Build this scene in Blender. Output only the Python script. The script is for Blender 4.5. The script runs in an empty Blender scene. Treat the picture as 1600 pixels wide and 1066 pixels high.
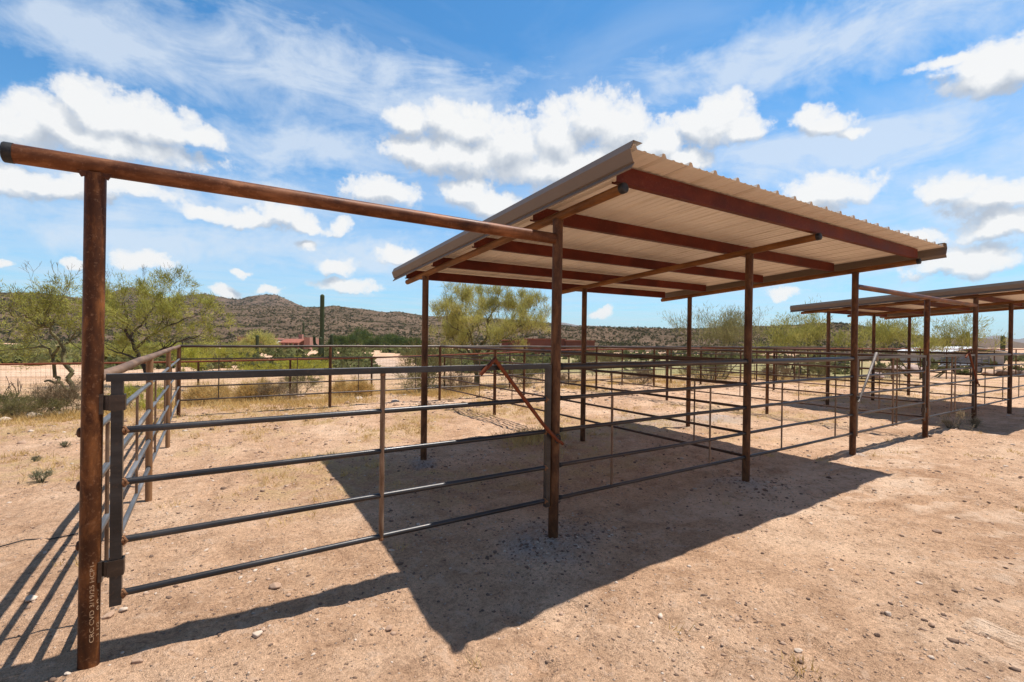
import bpy, bmesh, math, random
import numpy as np
from mathutils import Vector, Matrix

S = bpy.context.scene
C = S.collection
rad = math.radians
PI = math.pi

# ------------------------------------------------------------------ camera solve
F_PX, PITCH, ROLL, TH = 737.9031, rad(-0.249), rad(0.698), rad(32.8156)
CAM = np.array([0.5014, -3.2345, 1.7325])
A_DIR = np.array([math.cos(TH), math.sin(TH)])
B_DIR = np.array([-math.sin(TH), math.cos(TH)])

def ray(u, v):
    """world direction (per metre of depth) of a point of the 1600x1066 photograph"""
    du, dv = u - 800.0, v - 533.0
    c, s = math.cos(ROLL), math.sin(ROLL)
    x = c * du + s * dv
    y = -s * du + c * dv
    xc, zc, yc = x / F_PX, -y / F_PX, 1.0
    yy = yc * math.cos(PITCH) - zc * math.sin(PITCH)
    zz = yc * math.sin(PITCH) + zc * math.cos(PITCH)
    w = np.array([xc, yy])
    return np.array([w @ A_DIR, w @ B_DIR, zz])

def hz(u):
    return 529.8 + (u - 800) * 0.01218

def at(u, depth, z):
    r = ray(u, hz(u))
    p = CAM + r * depth
    return np.array([p[0], p[1], z])

def atv(u, v, depth):
    return CAM + ray(u, v) * depth

def onz(u, v, z=0.0):
    r = ray(u, v)
    return CAM + r * ((z - CAM[2]) / r[2])

# ------------------------------------------------------------------ noise
def _h(ix, iy, seed):
    n = (ix.astype(np.int64) * 374761393 + iy.astype(np.int64) * 668265263 + seed * 974711) & 0x7fffffff
    n = ((n ^ (n >> 13)) * 1274126177) & 0x7fffffff
    n = (n ^ (n >> 16)) & 0xffff
    return n / 65535.0

def vnoise(x, y, seed=0):
    x = np.asarray(x, float); y = np.asarray(y, float)
    ix, iy = np.floor(x), np.floor(y)
    fx, fy = x - ix, y - iy
    fx = fx * fx * fx * (fx * (fx * 6 - 15) + 10); fy = fy * fy * fy * (fy * (fy * 6 - 15) + 10)
    a = _h(ix, iy, seed); b = _h(ix + 1, iy, seed); c = _h(ix, iy + 1, seed); d = _h(ix + 1, iy + 1, seed)
    return (a + (b - a) * fx) * (1 - fy) + (c + (d - c) * fx) * fy - 0.5

def fbm(x, y, seed=0, oct=4, gain=.5):
    t = 0; a = 1.0
    for k in range(oct):
        t = t + a * vnoise(np.asarray(x) * 2 ** k + 17.3 * k, np.asarray(y) * 2 ** k - 9.1 * k, seed + k)
        a *= gain
    return t

def sstep(a, b, x):
    t = np.clip((np.asarray(x, float) - a) / (b - a), 0, 1)
    return t * t * (3 - 2 * t)

# ------------------------------------------------------------------ terrain
TRACK_A = onz(1500, 962)[:2]; TRACK_B = onz(1640, 1016)[:2]
def track_mask(x, y):
    d = TRACK_B - TRACK_A; L = np.linalg.norm(d); d = d / L
    n = np.array([-d[1], d[0]])
    s = (x - TRACK_A[0]) * d[0] + (y - TRACK_A[1]) * d[1]
    q = (x - TRACK_A[0]) * n[0] + (y - TRACK_A[1]) * n[1]
    q = q + .02 * np.sin(s * 3)
    m = sstep(-.03, .03, s) * (1 - sstep(L - .1, L, s)) * sstep(-.13, -.10, q) * (1 - sstep(.10, .13, q))
    return m, s, q

def H_base(x, y):
    x = np.asarray(x, float); y = np.asarray(y, float)
    d = np.hypot(x - 4, y - 1)
    far = np.hypot(x - CAM[0], y - CAM[1])
    dep = (x - CAM[0]) * 0.542 + (y - CAM[1]) * 0.840
    z = -0.30 * sstep(9.3, 14.5, y - 0.20 * np.maximum(x, 0) * 0 + 0.28 * np.maximum(0 - x, 0)) * (1 - sstep(6, 22, x) * .75)
    z = z - 0.0235 * np.clip(dep - 17, 0, 135)
    z = z + fbm(x / 60, y / 60, 5, 3) * 2.2 * sstep(30, 150, far)
    z = z + fbm(x / 9, y / 9, 6, 3) * .30 * sstep(12, 40, far)
    return z

def H(x, y):
    x = np.asarray(x, float); y = np.asarray(y, float)
    far = np.hypot(x - CAM[0], y - CAM[1])
    near = 1 - sstep(18, 45, far)
    z = H_base(x, y)
    z = z - .085 * np.exp(-((x - 1.65) ** 2 + (y + .55) ** 2 * .8) / .9) + .05 * np.exp(-((x - 8.0) ** 2 + (y + .9) ** 2) / .8)
    z = z + near * (fbm(x / 1.5, y / 1.5, 11, 2) * .030 + fbm(x / .34, y / .34, 12, 3, .55) * .030 + vnoise(x / .07, y / .07, 14) * .009)
    for px_, py_, hh, rr in ((3.046, 0, .05, .36), (5.968, 0, .035, .34), (3.046, 2.95, .03, .3), (8.822, 0, .025, .25), (0, 0, .03, .22)):
        z = z + hh * np.exp(-((x - px_) ** 2 + (y - py_) ** 2) / rr ** 2)
    # scuffed hoof prints
    hp = np.clip(vnoise(x / .17, y / .17, 21) - .14, 0, .2) * sstep(-.05, .10, vnoise(x / 1.1, y / 1.1, 22))
    z = z - near * hp * .15
    m, s, q = track_mask(x, y)
    z = z - m * .012
    return z

def hz_at(x, y):
    return float(H(np.array([x]), np.array([y]))[0])

# ------------------------------------------------------------------ mesh helpers
class MB:
    """collects vertices and faces of one mesh"""
    def __init__(self):
        self.v = []; self.f = []; self.m = []; self.s = []
    def add(self, vs, fs, mat=0, smooth=False):
        o = len(self.v)
        self.v.extend([tuple(p) for p in vs])
        for f in fs:
            self.f.append(tuple(i + o for i in f)); self.m.append(mat); self.s.append(smooth)
    def box(self, c, s, mat=0, rot=None):
        x, y, z = s[0] / 2, s[1] / 2, s[2] / 2
        pts = [Vector((a * x, b * y, d * z)) for a in (-1, 1) for b in (-1, 1) for d in (-1, 1)]
        if rot is not None: pts = [rot @ p for p in pts]
        pts = [p + Vector(c) for p in pts]
        self.add(pts, [(0, 1, 3, 2), (4, 6, 7, 5), (0, 4, 5, 1), (2, 3, 7, 6), (0, 2, 6, 4), (1, 5, 7, 3)], mat)
    def tube(self, pts, r, n=14, mat=0, cap=True, dome=0.0, squash=None):
        pts = [Vector(p) for p in pts]
        rs = r if isinstance(r, (list, tuple)) else [r] * len(pts)
        rings = []
        prev = None
        for i, p in enumerate(pts):
            if i == 0: d = pts[1] - p
            elif i == len(pts) - 1: d = p - pts[i - 1]
            else: d = (pts[i + 1] - p).normalized() + (p - pts[i - 1]).normalized()
            d.normalize()
            if prev is None:
                ref = Vector((0, 0, 1)) if abs(d.z) < .9 else Vector((1, 0, 0))
                e1 = d.cross(ref).normalized()
            else:
                e1 = (prev - d * prev.dot(d)).normalized()
            prev = e1
            e2 = d.cross(e1)
            k = 1.0
            if 0 < i < len(pts) - 1:
                a = (pts[i + 1] - p).angle(p - pts[i - 1]); k = 1 / max(.5, math.cos(a / 2))
            rings.append([p + (e1 * math.cos(2 * PI * j / n) + e2 * math.sin(2 * PI * j / n)) * rs[i] * (k if i in range(1, len(pts) - 1) else 1) for j in range(n)])
        vs = [q for rr in rings for q in rr]
        fs = []
        for i in range(len(pts) - 1):
            for j in range(n):
                a = i * n + j; b = i * n + (j + 1) % n
                fs.append((a, b, b + n, a + n))
        self.add(vs, fs, mat, n > 5)
        if cap:
            e = len(pts) - 1
            self.add(rings[0], [tuple(reversed(range(n)))], mat)
            self.add(rings[e], [tuple(range(n))], mat)
    def dome(self, p, d, r, h, n=14, mat=0):
        p = Vector(p); d = Vector(d).normalized()
        ref = Vector((0, 0, 1)) if abs(d.z) < .9 else Vector((1, 0, 0))
        e1 = d.cross(ref).normalized(); e2 = d.cross(e1)
        vs = []; fs = []; K = 4
        for k in range(K):
            a = k / K * PI / 2
            for j in range(n):
                t = 2 * PI * j / n
                vs.append(p + (e1 * math.cos(t) + e2 * math.sin(t)) * r * math.cos(a) + d * h * math.sin(a))
        vs.append(p + d * h)
        for k in range(K - 1):
            for j in range(n):
                a = k * n + j; b = k * n + (j + 1) % n
                fs.append((a, b, b + n, a + n))
        for j in range(n): fs.append(((K - 1) * n + j, (K - 1) * n + (j + 1) % n, K * n))
        self.add(vs, fs, mat, True)
    def prism(self, prof, x0, x1, fn, mat=0):
        """closed profile (a,b) extruded between two stations; fn(station,a,b) -> point"""
        n = len(prof)
        vs = [fn(x0, a, b) for a, b in prof] + [fn(x1, a, b) for a, b in prof]
        fs = [(i, (i + 1) % n, (i + 1) % n + n, i + n) for i in range(n)]
        fs += [tuple(reversed(range(n))), tuple(range(n, 2 * n))]
        self.add(vs, fs, mat)
    def build(self, name, mats, parent=None):
        me = bpy.data.meshes.new(name)
        me.from_pydata(self.v, [], self.f)
        if not isinstance(mats, (list, tuple)): mats = [mats]
        for m in mats: me.materials.append(m)
        me.polygons.foreach_set('material_index', self.m)
        me.polygons.foreach_set('use_smooth', self.s)
        me.update()
        o = bpy.data.objects.new(name, me); C.objects.link(o)
        if parent is not None: o.parent = parent
        return o

def mesh_np(name, v, f, mat, parent=None, smooth=False, mats=None, mi=None):
    """numpy arrays -> object; f is (M,K)"""
    v = np.asarray(v, np.float32); f = np.asarray(f, np.int32)
    me = bpy.data.meshes.new(name)
    me.vertices.add(len(v)); me.vertices.foreach_set('co', v.ravel())
    M, K = f.shape
    me.loops.add(M * K); me.loops.foreach_set('vertex_index', f.ravel())
    me.polygons.add(M)
    me.polygons.foreach_set('loop_start', np.arange(0, M * K, K, dtype=np.int32))
    me.polygons.foreach_set('loop_total', np.full(M, K, np.int32))
    if smooth: me.polygons.foreach_set('use_smooth', np.ones(M, bool))
    for m in (mats or [mat]): me.materials.append(m)
    if mi is not None: me.polygons.foreach_set('material_index', np.asarray(mi, np.int32))
    me.update(calc_edges=True); me.validate()
    o = bpy.data.objects.new(name, me); C.objects.link(o)
    if parent is not None: o.parent = parent
    return o

def tag(o, label=None, cat=None, group=None, kind=None):
    if label: o['label'] = label
    if cat: o['category'] = cat
    if group: o['group'] = group
    if kind: o['kind'] = kind
    return o

def thing(name, label, cat, loc=(0, 0, 0), group=None, rz=0.0):
    o = bpy.data.objects.new(name, None); C.objects.link(o)
    o.empty_display_size = .3
    o.location = tuple(float(q) for q in loc); o.rotation_euler.z = rz
    return tag(o, label, cat, group)

def copy_tree(o, parent=None):
    c = o.copy(); C.objects.link(c); c.parent = parent
    for ch in list(o.children): copy_tree(ch, c)
    return c

# ------------------------------------------------------------------ materials
def new_mat(name):
    m = bpy.data.materials.new(name); m.use_nodes = True
    nt = m.node_tree
    return m, nt, nt.nodes, nt.links, nt.nodes['Principled BSDF']

def N(nt, typ, **kw):
    n = nt.nodes.new(typ)
    for k, v in kw.items():
        if hasattr(n, k): setattr(n, k, v)
    return n

def ramp(nt, stops, src=None, interp='LINEAR'):
    r = nt.nodes.new('ShaderNodeValToRGB'); r.color_ramp.interpolation = interp
    e = r.color_ramp.elements
    while len(e) < len(stops): e.new(.5)
    for el, (p, c) in zip(e, stops):
        el.position = p; el.color = (c[0], c[1], c[2], 1) if len(c) == 3 else c
    if src is not None: nt.links.new(src, r.inputs[0])
    return r

def noise(nt, vec, scale, detail=4, rough=.55, dist=0.0):
    n = nt.nodes.new('ShaderNodeTexNoise'); n.inputs['Scale'].default_value = scale
    n.inputs['Detail'].default_value = detail; n.inputs['Roughness'].default_value = rough
    n.inputs['Distortion'].default_value = dist
    if vec is not None: nt.links.new(vec, n.inputs['Vector'])
    return n

def mapping(nt, scale=(1, 1, 1), coord='Object'):
    t = nt.nodes.new('ShaderNodeTexCoord'); m = nt.nodes.new('ShaderNodeMapping')
    m.inputs['Scale'].default_value = scale
    nt.links.new(t.outputs[coord], m.inputs['Vector'])
    return m.outputs[0]

def mix(nt, fac, a, b, typ='MIX'):
    m = nt.nodes.new('ShaderNodeMix'); m.data_type = 'RGBA'; m.blend_type = typ
    for i, q in ((0, fac), (6, a), (7, b)):
        if isinstance(q, (int, float)): m.inputs[i].default_value = q
        elif isinstance(q, tuple): m.inputs[i].default_value = (*q, 1)
        else: nt.links.new(q, m.inputs[i])
    return m.outputs[2]

def mth(nt, op, a, b=None, c=None, clamp=False):
    m = nt.nodes.new('ShaderNodeMath'); m.operation = op; m.use_clamp = clamp
    for i, q in enumerate((a, b, c)):
        if q is None: continue
        if isinstance(q, (int, float)): m.inputs[i].default_value = q
        else: nt.links.new(q, m.inputs[i])
    return m.outputs[0]

def bump(nt, h, strength, dist=.01):
    b = nt.nodes.new('ShaderNodeBump'); b.inputs['Strength'].default_value = strength; b.inputs['Distance'].default_value = dist
    nt.links.new(h, b.inputs['Height']); return b.outputs[0]

def pipe_mat(name, cols, metal=.35, rough=(.38, .7), stretch=(1, 1, .12), scale=9, spot=None):
    m, nt, nd, lk, b = new_mat(name)
    vec = mapping(nt, stretch)
    n1 = noise(nt, vec, scale, 6, .65, .4)
    r = ramp(nt, [(.28, cols[0]), (.5, cols[1]), (.72, cols[2])], n1.outputs[0])
    col = r.outputs[0]
    vec2 = mapping(nt, (1, 1, 1))
    n2 = noise(nt, vec2, 60, 5, .7)
    sp = ramp(nt, [(.56, (0, 0, 0)), (.74, (1, 1, 1))], n2.outputs[0])
    col = mix(nt, mth(nt, 'MULTIPLY', sp.outputs[0], .55), col, spot or cols[2])
    n3 = noise(nt, vec2, 2.2, 3, .6)
    dk = ramp(nt, [(.38, (.62, .6, .6)), (.62, (1.1, 1.1, 1.1))], n3.outputs[0])
    col = mix(nt, .8, col, dk.outputs[0], 'MULTIPLY')
    lk.new(col, b.inputs['Base Color'])
    b.inputs['Metallic'].default_value = metal; b.inputs['Specular IOR Level'].default_value = .5 if metal > .3 else .18
    rr = ramp(nt, [(.3, (rough[0],) * 3), (.7, (rough[1],) * 3)], n1.outputs[0])
    lk.new(rr.outputs[0], b.inputs['Roughness'])
    lk.new(bump(nt, n2.outputs[0], .25, .002), b.inputs['Normal'])
    return m

def flat_mat(name, c0, c1, scale=6, rough=.8, stretch=(1, 1, 1), bmp=.2, bd=.01, detail=5, metal=0.0, spec=.3):
    m, nt, nd, lk, b = new_mat(name)
    vec = mapping(nt, stretch)
    n1 = noise(nt, vec, scale, detail, .6)
    r = ramp(nt, [(.3, c0), (.7, c1)], n1.outputs[0])
    lk.new(r.outputs[0], b.inputs['Base Color']); b.inputs['Roughness'].default_value = rough
    b.inputs['Metallic'].default_value = metal; b.inputs['Specular IOR Level'].default_value = spec
    if bmp: lk.new(bump(nt, n1.outputs[0], bmp, bd), b.inputs['Normal'])
    return m

def leaf_mat(name, c0, c1, c2, scale=1.6, trans=.35):
    m, nt, nd, lk, b = new_mat(name)
    vec = mapping(nt)
    n1 = noise(nt, vec, scale, 3, .6)
    n2 = noise(nt, vec, scale * 14, 2, .5)
    f = mth(nt, 'ADD', mth(nt, 'MULTIPLY', n1.outputs[0], .6), mth(nt, 'MULTIPLY', n2.outputs[0], .4))
    r = ramp(nt, [(.34, c0), (.5, c1), (.66, c2)], f)
    d = N(nt, 'ShaderNodeBsdfDiffuse'); t = N(nt, 'ShaderNodeBsdfTranslucent'); mx = N(nt, 'ShaderNodeMixShader')
    lk.new(r.outputs[0], d.inputs[0]); lk.new(r.outputs[0], t.inputs[0])
    mx.inputs[0].default_value = trans
    lk.new(d.outputs[0], mx.inputs[1]); lk.new(t.outputs[0], mx.inputs[2])
    out = [n for n in nd if n.type == 'OUTPUT_MATERIAL'][0]
    lk.new(mx.outputs[0], out.inputs[0]); nd.remove(b)
    return m

M = {}
M['rust'] = pipe_mat('rusty_pipe', ((.026, .011, .007), (.105, .037, .013), (.33, .125, .038)), .08, (.34, .62), (1, 1, .42), 11, (.42, .22, .12))
M['rust_h'] = pipe_mat('rusty_beam', ((.045, .016, .009), (.150, .054, .021), (.34, .145, .065)), .12, (.36, .6), (.35, 1, 1), 11, (.34, .17, .10))
M['post'] = pipe_mat('brown_post', ((.036, .017, .009), (.115, .050, .022), (.25, .120, .052)), .05, (.4, .65), (1, 1, .35), 12, (.24, .12, .065))
M['tanpost'] = pipe_mat('tan_post', ((.16, .075, .035), (.28, .155, .075), (.36, .22, .12)), .15, (.5, .75), (1, 1, .15), 12, (.30, .15, .07))
M['rafter'] = pipe_mat('rafter_pipe', ((.085, .034, .012), (.21, .088, .028), (.33, .150, .050)), .05, (.4, .65), (1, .16, 1), 12, (.30, .16, .08))
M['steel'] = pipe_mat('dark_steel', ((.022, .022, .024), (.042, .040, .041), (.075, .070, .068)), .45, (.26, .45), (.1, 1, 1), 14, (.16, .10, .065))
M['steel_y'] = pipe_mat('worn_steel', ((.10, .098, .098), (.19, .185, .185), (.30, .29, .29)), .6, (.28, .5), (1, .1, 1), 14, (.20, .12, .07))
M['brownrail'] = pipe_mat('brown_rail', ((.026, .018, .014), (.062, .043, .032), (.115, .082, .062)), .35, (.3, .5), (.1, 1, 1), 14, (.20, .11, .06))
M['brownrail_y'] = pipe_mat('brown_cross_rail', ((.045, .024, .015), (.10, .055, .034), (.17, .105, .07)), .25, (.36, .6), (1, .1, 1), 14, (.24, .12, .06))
M['stay'] = pipe_mat('tan_stay', ((.10, .055, .03), (.22, .14, .09), (.36, .26, .18)), .3, (.4, .6), (1, 1, .2), 20)
M['tanrail'] = pipe_mat('tan_top_rail', ((.10, .055, .032), (.20, .115, .068), (.30, .19, .125)), .1, (.42, .65), (1, .12, 1), 14)
M['galv'] = pipe_mat('worn_galvanised', ((.12, .10, .09), (.20, .175, .16), (.30, .27, .25)), .2, (.4, .6), (.3, .3, .3), 16)
M['cap'] = flat_mat('black_cap', (.012, .012, .013), (.035, .033, .032), 30, .5)
M['weld'] = flat_mat('rusty_weld', (.14, .05, .02), (.36, .19, .09), 60, .75, bmp=.6)
M['latch'] = pipe_mat('rusty_latch', ((.10, .026, .012), (.22, .06, .024), (.30, .10, .04)), .15, (.5, .7), (.3, .3, .3), 20)
M['oxide'] = pipe_mat('red_oxide_primer', ((.070, .010, .003), (.105, .016, .006), (.15, .030, .012)), .0, (.5, .65), (.6, 1, 1), 5, (.24, .10, .06))
M['trim'] = flat_mat('taupe_trim', (.180, .143, .112), (.210, .165, .130), 2.0, .5, bmp=.03, spec=.25)
M['chalk'] = flat_mat('stencil_paint', (.34, .19, .09), (.58, .40, .25), 90, .8)

def roof_mat():
    m, nt, nd, lk, b = new_mat('roof_sheet')
    vec = mapping(nt, (1, .08, 1))
    n1 = noise(nt, vec, 5, 5, .6)
    r = ramp(nt, [(.3, (.72, .635, .535)), (.7, (.80, .725, .625))], n1.outputs[0])
    tc = N(nt, 'ShaderNodeTexCoord'); sx = N(nt, 'ShaderNodeSeparateXYZ'); lk.new(tc.outputs['Object'], sx.inputs[0])
    lap = mth(nt, 'FRACT', mth(nt, 'DIVIDE', mth(nt, 'ADD', sx.outputs[0], 5.02), .9144))
    lapm = mth(nt, 'LESS_THAN', lap, .008)
    st = noise(nt, mapping(nt, (7, .5, 1)), 1.4, 5, .65)
    stm = ramp(nt, [(.52, (0, 0, 0)), (.68, (1, 1, 1))], st.outputs[0]).outputs[0]
    cc = mix(nt, mth(nt, 'MULTIPLY', stm, .28), r.outputs[0], (.50, .41, .32))
    cc = mix(nt, mth(nt, 'MULTIPLY', lapm, .7), cc, (.20, .15, .11))
    lk.new(cc, b.inputs['Base Color']); b.inputs['Roughness'].default_value = .34
    b.inputs['Specular IOR Level'].default_value = .6
    return m
M['roof'] = roof_mat()

def ground_mat():
    m, nt, nd, lk, b = new_mat('desert_dirt')
    vec = mapping(nt)
    big = noise(nt, vec, .55, 4, .6, .3)
    mid = noise(nt, vec, 3.1, 5, .62, .2)
    fine = noise(nt, vec, 34, 5, .7)
    vfine = noise(nt, vec, 150, 3, .6)
    c = ramp(nt, [(.30, (.49, .292, .174)), (.5, (.61, .384, .240)), (.70, (.73, .500, .336))], big.outputs[0]).outputs[0]
    c2 = ramp(nt, [(.30, (.70, .66, .62)), (.5, (1, 1, 1)), (.72, (1.22, 1.24, 1.25))], mid.outputs[0]).outputs[0]
    c = mix(nt, .8, c, c2, 'MULTIPLY')
    c3 = ramp(nt, [(.30, (.42, .38, .36)), (.46, (.95, .94, .94)), (.58, (1.05, 1.05, 1.05)), (.72, (1.42, 1.42, 1.42))], fine.outputs[0]).outputs[0]
    c = mix(nt, .9, c, c3, 'MULTIPLY')
    c4 = ramp(nt, [(.32, (.62, .60, .58)), (.5, (1, 1, 1)), (.68, (1.3, 1.3, 1.3))], vfine.outputs[0]).outputs[0]
    c = mix(nt, .9, c, c4, 'MULTIPLY')
    cr = noise(nt, vec, 7.5, 6, .68, .8)
    crust = ramp(nt, [(.56, (0, 0, 0)), (.62, (1, 1, 1))], cr.outputs[0]).outputs[0]
    c = mix(nt, mth(nt, 'MULTIPLY', crust, .42), c, (.74, .52, .37))
    damp = ramp(nt, [(.37, (1, 1, 1)), (.43, (0, 0, 0))], cr.outputs[0]).outputs[0]
    c = mix(nt, mth(nt, 'MULTIPLY', damp, .30), c, (.27, .150, .090))
    at_ = N(nt, 'ShaderNodeAttribute', attribute_name='patch')
    sep = N(nt, 'ShaderNodeSeparateColor'); lk.new(at_.outputs['Color'], sep.inputs[0])
    # grey crushed gravel, dry straw litter, pale packed tracks
    gv = N(nt, 'ShaderNodeTexVoronoi'); gv.inputs['Scale'].default_value = 55; lk.new(vec, gv.inputs['Vector'])
    gcol = ramp(nt, [(0, (.16, .145, .14)), (.45, (.36, .32, .30)), (1, (.58, .53, .50))], gv.outputs['Color']).outputs[0]
    fmask = mth(nt, 'MULTIPLY', sep.outputs[0], ramp(nt, [(.35, (.2, .2, .2)), (.6, (1, 1, 1))], mid.outputs[0]).outputs[0])
    c = mix(nt, fmask, c, gcol)
    straw = ramp(nt, [(.3, (.37, .23, .10)), (.7, (.60, .42, .20))], fine.outputs[0]).outputs[0]
    smask = mth(nt, 'MULTIPLY', sep.outputs[1], ramp(nt, [(.42, (0, 0, 0)), (.6, (1, 1, 1))], mid.outputs[0]).outputs[0])
    c = mix(nt, mth(nt, 'MULTIPLY', smask, .75), c, straw)
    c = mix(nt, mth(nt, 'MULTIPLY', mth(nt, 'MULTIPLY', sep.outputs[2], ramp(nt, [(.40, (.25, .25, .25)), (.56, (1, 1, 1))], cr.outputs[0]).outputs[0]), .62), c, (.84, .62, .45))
    al = mth(nt, 'SUBTRACT', 1.0, at_.outputs['Alpha'])
    grn = ramp(nt, [(.35, (.13, .17, .05)), (.65, (.26, .27, .10))], mid.outputs[0]).outputs[0]
    c = mix(nt, mth(nt, 'MULTIPLY', al, .85), c, grn)
    # little stones of both tones
    vo = N(nt, 'ShaderNodeTexVoronoi'); vo.inputs['Scale'].default_value = 26; lk.new(vec, vo.inputs['Vector'])
    rare = ramp(nt, [(.80, (0, 0, 0)), (.84, (1, 1, 1))], N(nt, 'ShaderNodeSeparateColor').outputs[0])
    sc = N(nt, 'ShaderNodeSeparateColor'); lk.new(vo.outputs['Color'], sc.inputs[0]); lk.new(sc.outputs[0], rare.inputs[0])
    spot = ramp(nt, [(.12, (1, 1, 1)), (.26, (0, 0, 0))], vo.outputs['Distance'])
    pm = mth(nt, 'MULTIPLY', rare.outputs[0], spot.outputs[0])
    stc = ramp(nt, [(0, (.13, .10, .085)), (.5, (.34, .26, .21)), (1, (.64, .54, .46))], sc.outputs[1]).outputs[0]
    c = mix(nt, mth(nt, 'MULTIPLY', pm, .85), c, stc)
    lk.new(c, b.inputs['Base Color']); b.inputs['Roughness'].default_value = .95
    b.inputs['Specular IOR Level'].default_value = .12
    hgt = mth(nt, 'ADD', mth(nt, 'MULTIPLY', fine.outputs[0], 1.0), mth(nt, 'MULTIPLY', vfine.outputs[0], .45))
    hgt = mth(nt, 'ADD', hgt, mth(nt, 'MULTIPLY', pm, .5))
    hgt = mth(nt, 'ADD', hgt, mth(nt, 'MULTIPLY', mid.outputs[0], 1.5))
    hgt = mth(nt, 'ADD', hgt, mth(nt, 'MULTIPLY', cr.outputs[0], .9))
    lk.new(bump(nt, hgt, 1.0, .034), b.inputs['Normal'])
    return m
M['ground'] = ground_mat()

def hill_mat(name, a, b_, c_, scale=.03):
    m, nt, nd, lk, b = new_mat(name)
    vec = mapping(nt)
    n1 = noise(nt, vec, scale, 6, .65, .5); n2 = noise(nt, vec, scale * 12, 5, .7)
    f = mth(nt, 'ADD', mth(nt, 'MULTIPLY', n1.outputs[0], .45), mth(nt, 'MULTIPLY', n2.outputs[0], .55))
    r = ramp(nt, [(.36, a), (.5, b_), (.64, c_)], f)
    lk.new(r.outputs[0], b.inputs['Base Color']); b.inputs['Roughness'].default_value = 1; b.inputs['Specular IOR Level'].default_value = .05
    lk.new(bump(nt, n2.outputs[0], .8, 3.0), b.inputs['Normal'])
    return m
M['hill'] = hill_mat('scrub_hillside', (.070, .050, .030), (.145, .096, .060), (.25, .165, .110))
M['hill_red'] = hill_mat('rocky_peak', (.085, .055, .036), (.15, .098, .064), (.22, .148, .10))
M['hill_far'] = hill_mat('far_mountain', (.10, .085, .075), (.16, .13, .115), (.22, .18, .16), .004)
M['scrub'] = leaf_mat('hill_scrub_leaf', (.055, .050, .022), (.095, .085, .038), (.15, .130, .060), .15, .2)
M['scrub_mid'] = leaf_mat('mid_scrub_leaf', (.075, .085, .030), (.15, .155, .060), (.25, .225, .10), .4, .3)
M['pv_yellow'] = leaf_mat('yellow_palo_verde_leaf', (.26, .245, .075), (.46, .43, .13), (.68, .60, .21), 1.1)
M['pv_green'] = leaf_mat('palo_verde_leaf', (.20, .195, .05), (.36, .34, .095), (.52, .46, .14), 1.2)
M['pv_olive'] = leaf_mat('olive_palo_verde_leaf', (.18, .175, .045), (.34, .335, .080), (.53, .50, .14), 1.0)
M['pv_lime'] = leaf_mat('lime_leaf', (.23, .235, .035), (.40, .39, .065), (.56, .51, .10), 1.2)
M['pv_grey'] = leaf_mat('grey_green_leaf', (.18, .175, .075), (.30, .28, .12), (.42, .38, .17), 1.2)
M['mesq'] = leaf_mat('mesquite_leaf', (.040, .065, .014), (.10, .135, .032), (.20, .22, .065), .35)
M['creo'] = leaf_mat('creosote_leaf', (.10, .095, .035), (.19, .165, .065), (.29, .245, .11), 1.6)
M['drybush'] = leaf_mat('dry_bush_twig', (.13, .085, .05), (.24, .17, .10), (.36, .27, .16), 1.6, .2)
M['straw'] = leaf_mat('dry_grass_blade', (.42, .27, .09), (.62, .43, .17), (.78, .60, .30), .7, .3)
M['weed'] = leaf_mat('pale_weed', (.28, .22, .14), (.42, .34, .22), (.55, .46, .32), 4, .2)
M['herb'] = leaf_mat('grey_herb', (.17, .18, .10), (.27, .28, .17), (.38, .38, .25), 4, .2)
M['bark'] = flat_mat('olive_bark', (.060, .050, .025), (.20, .175, .075), 5, .85, bmp=.4)
M['bark_pale'] = flat_mat('pale_bark', (.15, .125, .06), (.33, .28, .14), 5, .85, bmp=.4)
M['bark_dark'] = flat_mat('dark_bark', (.030, .024, .018), (.085, .065, .045), 6, .9, bmp=.4)
M['twig'] = flat_mat('twig', (.12, .10, .055), (.23, .19, .11), 6, .9, bmp=0)
M['cactus'] = flat_mat('saguaro_skin', (.035, .050, .020), (.080, .095, .040), 8, .8, (1, 1, .3))
M['adobe'] = flat_mat('pink_adobe', (.34, .17, .125), (.42, .225, .165), .4, .9, bmp=.1)
M['adobe_red'] = flat_mat('red_brown_stucco', (.17, .058, .038), (.24, .088, .058), .4, .9, bmp=.1)
M['tile'] = flat_mat('clay_tile', (.26, .085, .055), (.36, .13, .085), 2.5, .85)
M['glass'] = flat_mat('dark_glass', (.015, .018, .02), (.03, .035, .04), 3, .12, bmp=0, spec=.6)
M['wood'] = flat_mat('porch_wood', (.10, .05, .03), (.17, .09, .055), 5, .85)
M['white'] = flat_mat('white_metal_roof', (.66, .66, .66), (.78, .78, .78), 1, .45, bmp=0)
M['shedwall'] = flat_mat('pale_shed_wall', (.36, .34, .31), (.46, .43, .39), 1, .8, bmp=0)
M['rub'] = flat_mat('rubber', (.012, .012, .012), (.03, .03, .03), 8, .9)
M['greysteel'] = flat_mat('grey_trailer_steel', (.13, .14, .15), (.22, .23, .25), 4, .55, bmp=0)
M['wire'] = flat_mat('fence_wire', (.12, .105, .095), (.20, .18, .165), 8, .7, bmp=0, metal=.2)
M['perimrail'] = flat_mat('rusty_fence_rail', (.14, .038, .018), (.26, .075, .032), 8, .75, bmp=.1)
def rock_mat(name, a, b_):
    return flat_mat(name, a, b_, 9, .92, bmp=.5, bd=.02)
M['rock_pale'] = rock_mat('pale_rock', (.46, .35, .265), (.68, .55, .44))
M['rock_tan'] = rock_mat('tan_rock', (.33, .205, .135), (.50, .34, .24))
M['rock_dark'] = rock_mat('dark_rock', (.12, .075, .052), (.24, .155, .108))
M['rock_pink'] = rock_mat('pink_boulder', (.36, .245, .20), (.55, .41, .35))

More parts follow.
